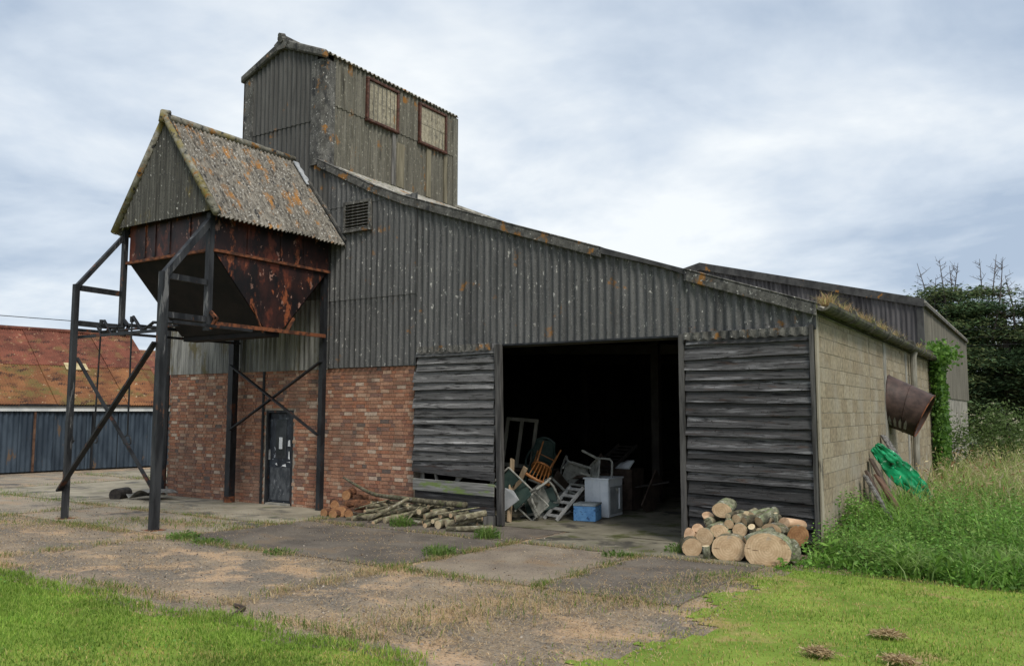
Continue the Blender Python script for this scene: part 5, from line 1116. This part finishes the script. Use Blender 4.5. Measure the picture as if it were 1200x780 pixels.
def weed(x, y, r, n, h, label, broad=True):
    a = RNG.uniform(0, 2*np.pi, n); rr2 = r*np.sqrt(RNG.uniform(0, 1, n)); px, py = x+rr2*np.cos(a), y+rr2*np.sin(a)
    z = gzn(py)+.02+RNG.uniform(0, h, n)*(1-rr2/r*.6); d = np.stack([np.cos(a), np.sin(a), RNG.uniform(.0, 1.2, n)], 1); d /= np.linalg.norm(d, axis=1)[:, None]
    p1 = leaves(np.stack([px, py, z], 1), RNG.uniform(.025, .07, n), pick([(.11, .21, .045), (.15, .26, .06), (.08, .15, .035), (.22, .27, .09)], n), .42, dirs=d)
    m_ = n; p2 = blades(np.stack([x+RNG.normal(0, r*.5, m_), y+RNG.normal(0, r*.5, m_), np.full(m_, gz(y)+.01)], 1), RNG.uniform(.4, 1, m_)*h*1.4, RNG.uniform(.006, .01, m_), RNG.uniform(.1, .7, m_), pick([(.14, .26, .04), (.20, .28, .07)], m_), 2)
    V, T, C = merge([p1, p2]); V = V-np.array([x, y, gz(y)]); o = tris('weed_clump', V, T, [M_leaf], C); o.location = (x, y, gz(y)); tag(o, label, 'weed', 'weed clumps on the yard')
weed(-8.39, -4.39, .22, 200, .12, 'round bright green weed clump right of the near hopper leg')
weed(-7.75, -4.45, .25, 130, .07, 'flat green weed patch beside the round clump near the hopper leg')
weed(-6.1, -4.48, .22, 110, .06, 'low weed tuft in the slab joint below the branch pile')
weed(-4.3, -3.3, .22, 220, .16, 'bushy weed clump in the joint in the middle of the yard')
weed(-4.75, -1.5, .18, 200, .22, 'tall weed clump before the left door post')
weed(-6.8, -1.15, .20, 200, .20, 'weed growing up through the branch pile')
weed(-2.3, -1.9, .2, 120, .08, 'low weed tuft in front of the dark doorway')
weed(-1.75, -1.0, .18, 120, .14, 'weed at the foot of the right door beside the log stack')
# ---- tall weeds and meadow right of the barn
def edge(x): return -1.45+.10*np.maximum(x, 0)+.18*np.sin(x*2.1)+.1*np.sin(x*5.3)
parts = []
x, y = scatter(.05, 9, -1.7, 8, 26000); d = y-edge(x); k = (d > 0) & (RNG.uniform(0, 1, len(x)) < np.clip(1.2-d*.12, .25, 1)); x, y, d = x[k], y[k], d[k]; N = len(x)
hh = np.clip(.22+d*.16+np.maximum(x-1.0, 0)*.10, .2, .85)*RNG.uniform(.5, 1.2, N)*(1+.3*vn(x, y, 1.4))
parts.append(blades(np.stack([x, y, gzn(y)], 1), hh, RNG.uniform(.009, .024, N), RNG.uniform(.3, 1.2, N), pick([(.19, .38, .055), (.25, .44, .08), (.33, .49, .14), (.14, .30, .045)], N), 4, .42))
# leafy stems (nettles)
def stems(x0, x1, y0, y1, n, hmin, hmax, dfun, pal, lsz=.075, per=12):
    x, y = scatter(x0, x1, y0, y1, n); d = y-edge(x); k = d > 0; x, y, d = x[k], y[k], d[k]; N = len(x)
    h = np.minimum(RNG.uniform(hmin, hmax, N)*(1+.2*vn(x, y, 1.6)), .2+d*dfun)
    ld = RNG.normal(0, .10, (N, 2)); P_, S_, D_ = [], [], []
    for j in range(per):
        t = (j+1)/per*.95+.05; a = RNG.uniform(0, 2*np.pi, N)
        P_.append(np.stack([x+ld[:, 0]*h*t, y+ld[:, 1]*h*t, gzn(y)+h*t], 1)); S_.append(lsz*(1.25-.75*t)*RNG.uniform(.7, 1.3, N))
        dz = RNG.uniform(-.7, .5, N); dv = np.stack([np.cos(a), np.sin(a), dz], 1); D_.append(dv/np.linalg.norm(dv, axis=1)[:, None])
    P_ = np.concatenate(P_); M_ = len(P_)
    parts.append(leaves(P_, np.concatenate(S_), pick(pal, M_, .2), .5, dirs=np.concatenate(D_)))
    parts.append(blades(np.stack([x, y, gzn(y)], 1), h, np.full(N, .008), np.zeros(N)+.05, pick([(.10, .14, .04), (.13, .12, .05)], N), 2))
NET = [(.17, .35, .06), (.22, .41, .08), (.12, .26, .045), (.28, .44, .10)]
stems(.05, 1.8, -1.0, 5.5, 800, .30, .55, 1.1, NET, .08)
stems(.08, .42, .9, 1.75, 60, .75, .98, 2.2, NET, .09, 15)
stems(1.1, 5.0, .2, 6, 900, .45, .85, 1.0, NET, .09)
stems(.05, 8, -1.6, 3.2, 2600, .18, .55, .5, NET+[(.10, .22, .03)], .085, 9)
stems(1.0, 7, 1.8, 9, 1300, .5, .9, .6, [(.31, .31, .10), (.33, .24, .10), (.25, .31, .09), (.38, .33, .14)], .06, 12)
for k in range(30):
    cxk = RNG.uniform(.3, 6.5); cyk = float(edge(np.array([cxk]))[0])+RNG.uniform(.1, 1.5); m_ = 170
    px_ = cxk+RNG.normal(0, .12, m_); py_ = cyk+RNG.normal(0, .12, m_)
    parts.append(blades(np.stack([px_, py_, gzn(py_)], 1), RNG.uniform(.30, .62, m_), RNG.uniform(.010, .020, m_), RNG.uniform(.5, 1.3, m_), pick([(.27, .42, .11), (.23, .37, .08), (.34, .46, .16)], m_), 4, .5))
for k in range(34):
    cxk = RNG.uniform(.0, 6.5); cyk = float(edge(np.array([cxk]))[0])+RNG.uniform(-.05, 1.0); m_ = 16; a_ = RNG.uniform(0, 6.283, m_); el_ = RNG.uniform(.3, 1.1, m_)
    parts.append(leaves(np.stack([np.full(m_, cxk), np.full(m_, cyk), np.full(m_, gz(cyk))+RNG.uniform(.05, .3, m_)], 1), RNG.uniform(.09, .19, m_), pick([(.20, .36, .06), (.16, .30, .05), (.13, .24, .04)], m_), .33, dirs=np.stack([np.cos(a_)*np.cos(el_), np.sin(a_)*np.cos(el_), np.sin(el_)], 1)))
# low bright leafy border
x, y = scatter(-.25, 8, -2.0, .6, 9000); d = y-edge(x); k = (d > -.12) & (d < .7); x, y, d = x[k], y[k], d[k]; N = len(x)
parts.append(leaves(np.stack([x, y, gzn(y)+RNG.uniform(.02, .26, N)*np.clip(d+.35, .15, 1)], 1), RNG.uniform(.04, .10, N), pick([(.16, .32, .05), (.20, .38, .06), (.12, .25, .045)], N), .5, .5))
V, T, C = merge(parts); tag(tris('tall_weeds', V, T, [M_leaf], C), 'dense nettles and long arching grass along the block wall', 'weeds', kind='stuff')
parts = []
x, y = scatter(.3, 22, 3.5, 38, 46000); k = RNG.uniform(0, 1, len(x)) < np.clip(9/np.maximum(y, 5), .15, 1); x, y = x[k], y[k]; N = len(x)
hh = RNG.uniform(.6, 1.12, N)*(1+.15*vn(x, y, .6)); green = RNG.uniform(0, 1, N) < .66
cc = np.where(green[:, None], pick([(.28, .38, .09), (.34, .43, .13)], N), pick([(.58, .52, .28), (.52, .48, .24), (.66, .59, .36), (.42, .32, .17)], N))
parts.append(blades(np.stack([x, y, gzn(y)], 1), hh, RNG.uniform(.010, .022, N), RNG.uniform(.2, .8, N), cc, 3, .35))
k = RNG.uniform(0, 1, N) < .35; m_ = k.sum()
parts.append(leaves(np.stack([x[k]+RNG.normal(0, .1, m_), y[k]+RNG.normal(0, .1, m_), hh[k]*.86], 1), RNG.uniform(.08, .16, m_), pick([(.56, .47, .27), (.48, .38, .21), (.60, .52, .32), (.32, .17, .09)], m_), .22, .9))
V, T, C = merge(parts); tag(tris('meadow_grass', V, T, [M_blade], C), 'tall seeding meadow grass beyond the weeds on the right', 'grass', kind='stuff')
# grass and moss on the gutter
parts = []; yy = np.concatenate([RNG.normal(.25, .18, 260), RNG.normal(1.6, .5, 300), RNG.normal(3.2, .6, 420), RNG.normal(5.2, .7, 420), RNG.normal(7.0, .5, 150), RNG.normal(10.8, .4, 260)])
yy = np.clip(yy, -.1, 15); N = len(yy)
parts.append(blades(np.stack([.14+RNG.normal(0, .04, N), yy, np.full(N, 3.60)], 1), RNG.uniform(.06, .30, N), RNG.uniform(.006, .011, N), RNG.uniform(.3, 1.3, N), pick([(.52, .38, .20), (.46, .33, .18), (.36, .31, .13), (.42, .24, .13), (.38, .36, .12)], N), 3))
V, T, C = merge(parts); V = V-np.array(ORG['barn']); o = tris('gutter_grass', V, T, [M_blade], C, barn); o['kind'] = 'stuff'
x = RNG.uniform(-.2, .12, 1500); yb = RNG.uniform(-.05, 15.3, 1500); zq = 3.54-(x-.1)*.345+.03
V, T, C = leaves(np.stack([x, yb, zq], 1)-np.array(ORG['barn']), RNG.uniform(.02, .05, 1500), pick([(.13, .12, .05), (.20, .15, .06), (.10, .10, .05), (.30, .16, .04)], 1500), .8, .4)
o = tris('gutter_moss', V, T, [M_leaf], C, barn); o['kind'] = 'stuff'
# ivy on the end of the block wall
parts = []
N = 5200; yv = RNG.uniform(0, 1, N); zv = RNG.uniform(0, 1, N)
wd = .55+.35*np.sin(zv*6)*.3; Y = 13.75+yv*1.75; Z = zv*3.6
k = (np.abs(Y-14.4-.15*np.sin(Z*2.3)) < .75+.35*(Z < 1.4)) ; Y, Z = Y[k], Z[k]; N = len(Y)
parts.append(leaves(np.stack([.05+RNG.uniform(0, .28, N), Y, Z], 1), RNG.uniform(.07, .14, N), pick([(.075, .17, .028), (.11, .23, .035), (.055, .125, .022), (.15, .28, .05)], N), .85, .6))
N = 1300; cx_ = RNG.normal(0, 1, (N, 3)); parts.append(leaves(np.array([.22, 14.6, 3.70])+cx_*np.array([.20, .55, .16]), RNG.uniform(.08, .15, N), pick([(.12, .25, .035), (.16, .30, .05), (.08, .18, .03)], N), .8, .7))
N = 1500; zv = RNG.uniform(0, 2.9, N); parts.append(leaves(np.stack([.02+RNG.uniform(0, .25, N), 15.9+RNG.normal(0, .45, N)*(1.2-zv/3.2), zv], 1), RNG.uniform(.07, .14, N), pick([(.075, .17, .028), (.11, .23, .035)], N), .85, .6))
V, T, C = merge(parts); iv = thing('ivy', (.1, 14.5, 0), 'green ivy climbing the far end of the block wall to the gutter', 'ivy')
tris('foliage', V-np.array([.1, 14.5, 0]), T, [M_leaf], C, iv)
b = MB()
for k in range(5): yq = 14.1+k*.16; b.tube([(.03, yq, 0), (.04, yq+random.uniform(-.2, .2), 1.6), (.05, yq+random.uniform(-.3, .3), 3.4)], [.02, .014, .008], 5)
b.build('stem', M_trunk, iv)
# elder bush
def bush(loc, r, n, pal, label, flower=0, hgt=1., lift=0.):
    t = thing('bush', loc, label, 'bush'); p = RNG.normal(0, 1, (n, 3)); p /= np.linalg.norm(p, axis=1)[:, None]; p *= (RNG.uniform(.3, 1, n)**.5)[:, None]*r
    lum = RNG.normal(0, .3, (7, 3))*r*1.4; p += lum[RNG.integers(0, 7, n)]; p[:, 2] = np.abs(p[:, 2]*hgt+r*.75+lift)
    V, T, C = leaves(p, RNG.uniform(.06, .13, n), pick(pal, n, .2), .5, .7)
    tris('foliage', V, T, [M_leaf], C, t)
    if flower:
        q = p[RNG.integers(0, n, flower)]+RNG.normal(0, .05, (flower, 3)); q[:, 2] += .05
        q = np.repeat(q, 14, 0)+RNG.normal(0, .035, (flower*14, 3))*np.array([1, 1, .4]); V, T, C = leaves(q, RNG.uniform(.03, .05, len(q)), pick([(.62, .60, .42), (.70, .68, .50)], len(q)), 1., .3)
        tris('blossom', V, T, [M_leaf], C, t)
    b = MB()
    for k in range(6): a = k*1.05; b.tube([(loc[0], loc[1], loc[2]), (loc[0]+.4*r*math.cos(a), loc[1]+.4*r*math.sin(a), loc[2]+r*1.0)], [.03, .012], 5)
    b.build('stem', M_trunk, t)
bush((1.35, 19.5, 0), .75, 2600, [(.13, .20, .06), (.18, .25, .09), (.09, .15, .04)], 'elder bush with creamy flower heads at the field edge before the conifers', 40, lift=.75)
bush((.35, 18.5, 0), .60, 1500, [(.09, .15, .04), (.13, .19, .05)], 'low green bush beside the far corner of the rear shed', lift=.55)
bush((2.6, 20.5, 0), .7, 1800, [(.10, .17, .05), (.15, .21, .07)], 'rounded green bush at the right edge beyond the meadow', lift=.6)
# conifers
def conifer(loc, H, Rr, label, seed, dead=3):
    rng = np.random.default_rng(seed); t = thing('conifer_tree', loc, label, 'tree', 'dark conifers behind the rear shed')
    L = Vector(loc); b = MB(); b.tube([L, L+Vector((.1, 0, H*.45)), L+Vector((.0, .1, H*.86))], [.38, .24, .06], 8)
    limbs = []
    for k in range(34):
        z = H*rng.uniform(.06, .90); a = rng.uniform(0, 6.283); ln = Rr*(1-.62*(z/H)**1.6)*rng.uniform(.65, 1.15)
        p0 = L+Vector((0, 0, z)); p1 = p0+Vector((math.cos(a)*ln*.5, math.sin(a)*ln*.5, ln*.16)); p2 = p0+Vector((math.cos(a)*ln, math.sin(a)*ln, ln*.26)); limbs.append((p0, p1, p2))
        b.tube([p0, p1, p2], [.09, .05, .02], 5)
    b.build('trunk', M_trunk, t)
    P_, S_, C_ = [], [], []
    for (p0, p1, p2) in limbs:
        for q in range(7):
            f = rng.uniform(.35, 1.08); c = (p0.lerp(p1, f*2) if f < .5 else p1.lerp(p2, f*2-1)); m_ = 150
            pts = np.array(c)+rng.normal(0, 1, (m_, 3))*np.array([.66, .66, .17])*Rr/3.2; P_.append(pts)
            tone = rng.uniform(.55, 1.35); base = np.array([(.056, .100, .046), (.084, .135, .054), (.125, .152, .058)])[rng.integers(0, 3)]
            C_.append(np.repeat((base*tone)[None], m_, 0)*(1+rng.normal(0, .2, (m_, 1))))
    P_ = np.concatenate(P_); C_ = np.clip(np.concatenate(C_), .004, 1); V, T, C = leaves(P_-np.array(loc), rng.uniform(.16, .36, len(P_)), C_, .24, .35); tris('crown', V, T, [M_needle], C, t)
    b = MB()
    for k in range(dead):
        a = rng.uniform(0, 6.283); base = L+Vector((math.cos(a)*rng.uniform(0, Rr*.4), math.sin(a)*rng.uniform(0, Rr*.4), H*.62)); tip = base+Vector((rng.uniform(-.9, .9), rng.uniform(-.4, .4), H*rng.uniform(.36, .52)))
        b.tube([base, base.lerp(tip, .5)+Vector((rng.uniform(-.15, .15), 0, 0)), tip], [.07, .045, .012], 5)
        for j in range(15):
            f = rng.uniform(.35, .98); p = base.lerp(tip, f); a2 = rng.uniform(0, 6.283); l2 = rng.uniform(.35, 1.25)*(1.2-f*.8); p2 = p+Vector((math.cos(a2)*l2, math.sin(a2)*l2, l2*rng.uniform(.25, .9)))
            b.tube([p, p2], [.020, .007], 4); p3 = p.lerp(p2, .6); b.tube([p3, p3+Vector((rng.uniform(-.3, .3), rng.uniform(-.2, .2), rng.uniform(.1, .35)))], [.010, .005], 4)
    b.build('dead_branch', M_dead, t)
for a in [((-1.9, 42, 0), 9.9, 3.1, 'dark conifer with bare dead top branches just right of the rear shed', 1, 5), ((1.0, 43, 0), 9.9, 3.2, 'dark conifer with a single tall dead spire, second from the rear shed', 2, 4), ((4.0, 42, 0), 9.6, 3.2, 'dark conifer at the right edge of the view', 3, 4),
          ((-4.6, 45, 0), 7.4, 2.8, 'conifer mostly hidden by the rear shed roof', 4, 3), ((8, 41, 0), 8.8, 3.4, 'conifer beyond the right edge of the view', 5, 3), ((2.7, 47, 0), 8.0, 3.2, 'conifer standing behind the gap between the front conifers', 6, 1), ((-.3, 47.5, 0), 7.2, 3.0, 'conifer in the second row filling the gap near the shed', 7, 0)]:
    conifer(*a)
for k, (x, y, r, lab) in enumerate([(1.54, -4.57, .16, 'brown heap of dead grass on the right-hand lawn, the farthest of the three'), (1.18, -5.52, .15, 'brown dead grass heap on the near lawn, left one of the pair'), (1.75, -5.4, .16, 'brown dead grass heap on the near lawn, right one of the pair')]):
    n = 700; p = RNG.normal(0, 1, (n, 3))*np.array([r*.34, r*.22, .010]); p[:, 2] = np.abs(p[:, 2])+.025+.022*np.exp(-(p[:, 0]**2+p[:, 1]**2)/(r*.5)**2)
    V, T, C = leaves(p, RNG.uniform(.03, .07, n), pick([(.50, .38, .21), (.58, .46, .28), (.36, .26, .14)], n), .2, .3)
    o = tris('dead_grass_heap', V, T, [M_blade], C); o.location = (x, y, gz(y)+.02); tag(o, lab, 'grass heap', 'dead grass heaps on the lawn')
b = MB(); b.tube([(-3.95, -7.0, .17), (-3.75, -7.05, .175), (-3.6, -7.36, .17)], [.02, .022, .012], 6); tag(b.build('dark_twig', M_brownp), 'short dark twig on the straw at the lawn edge', 'twig')
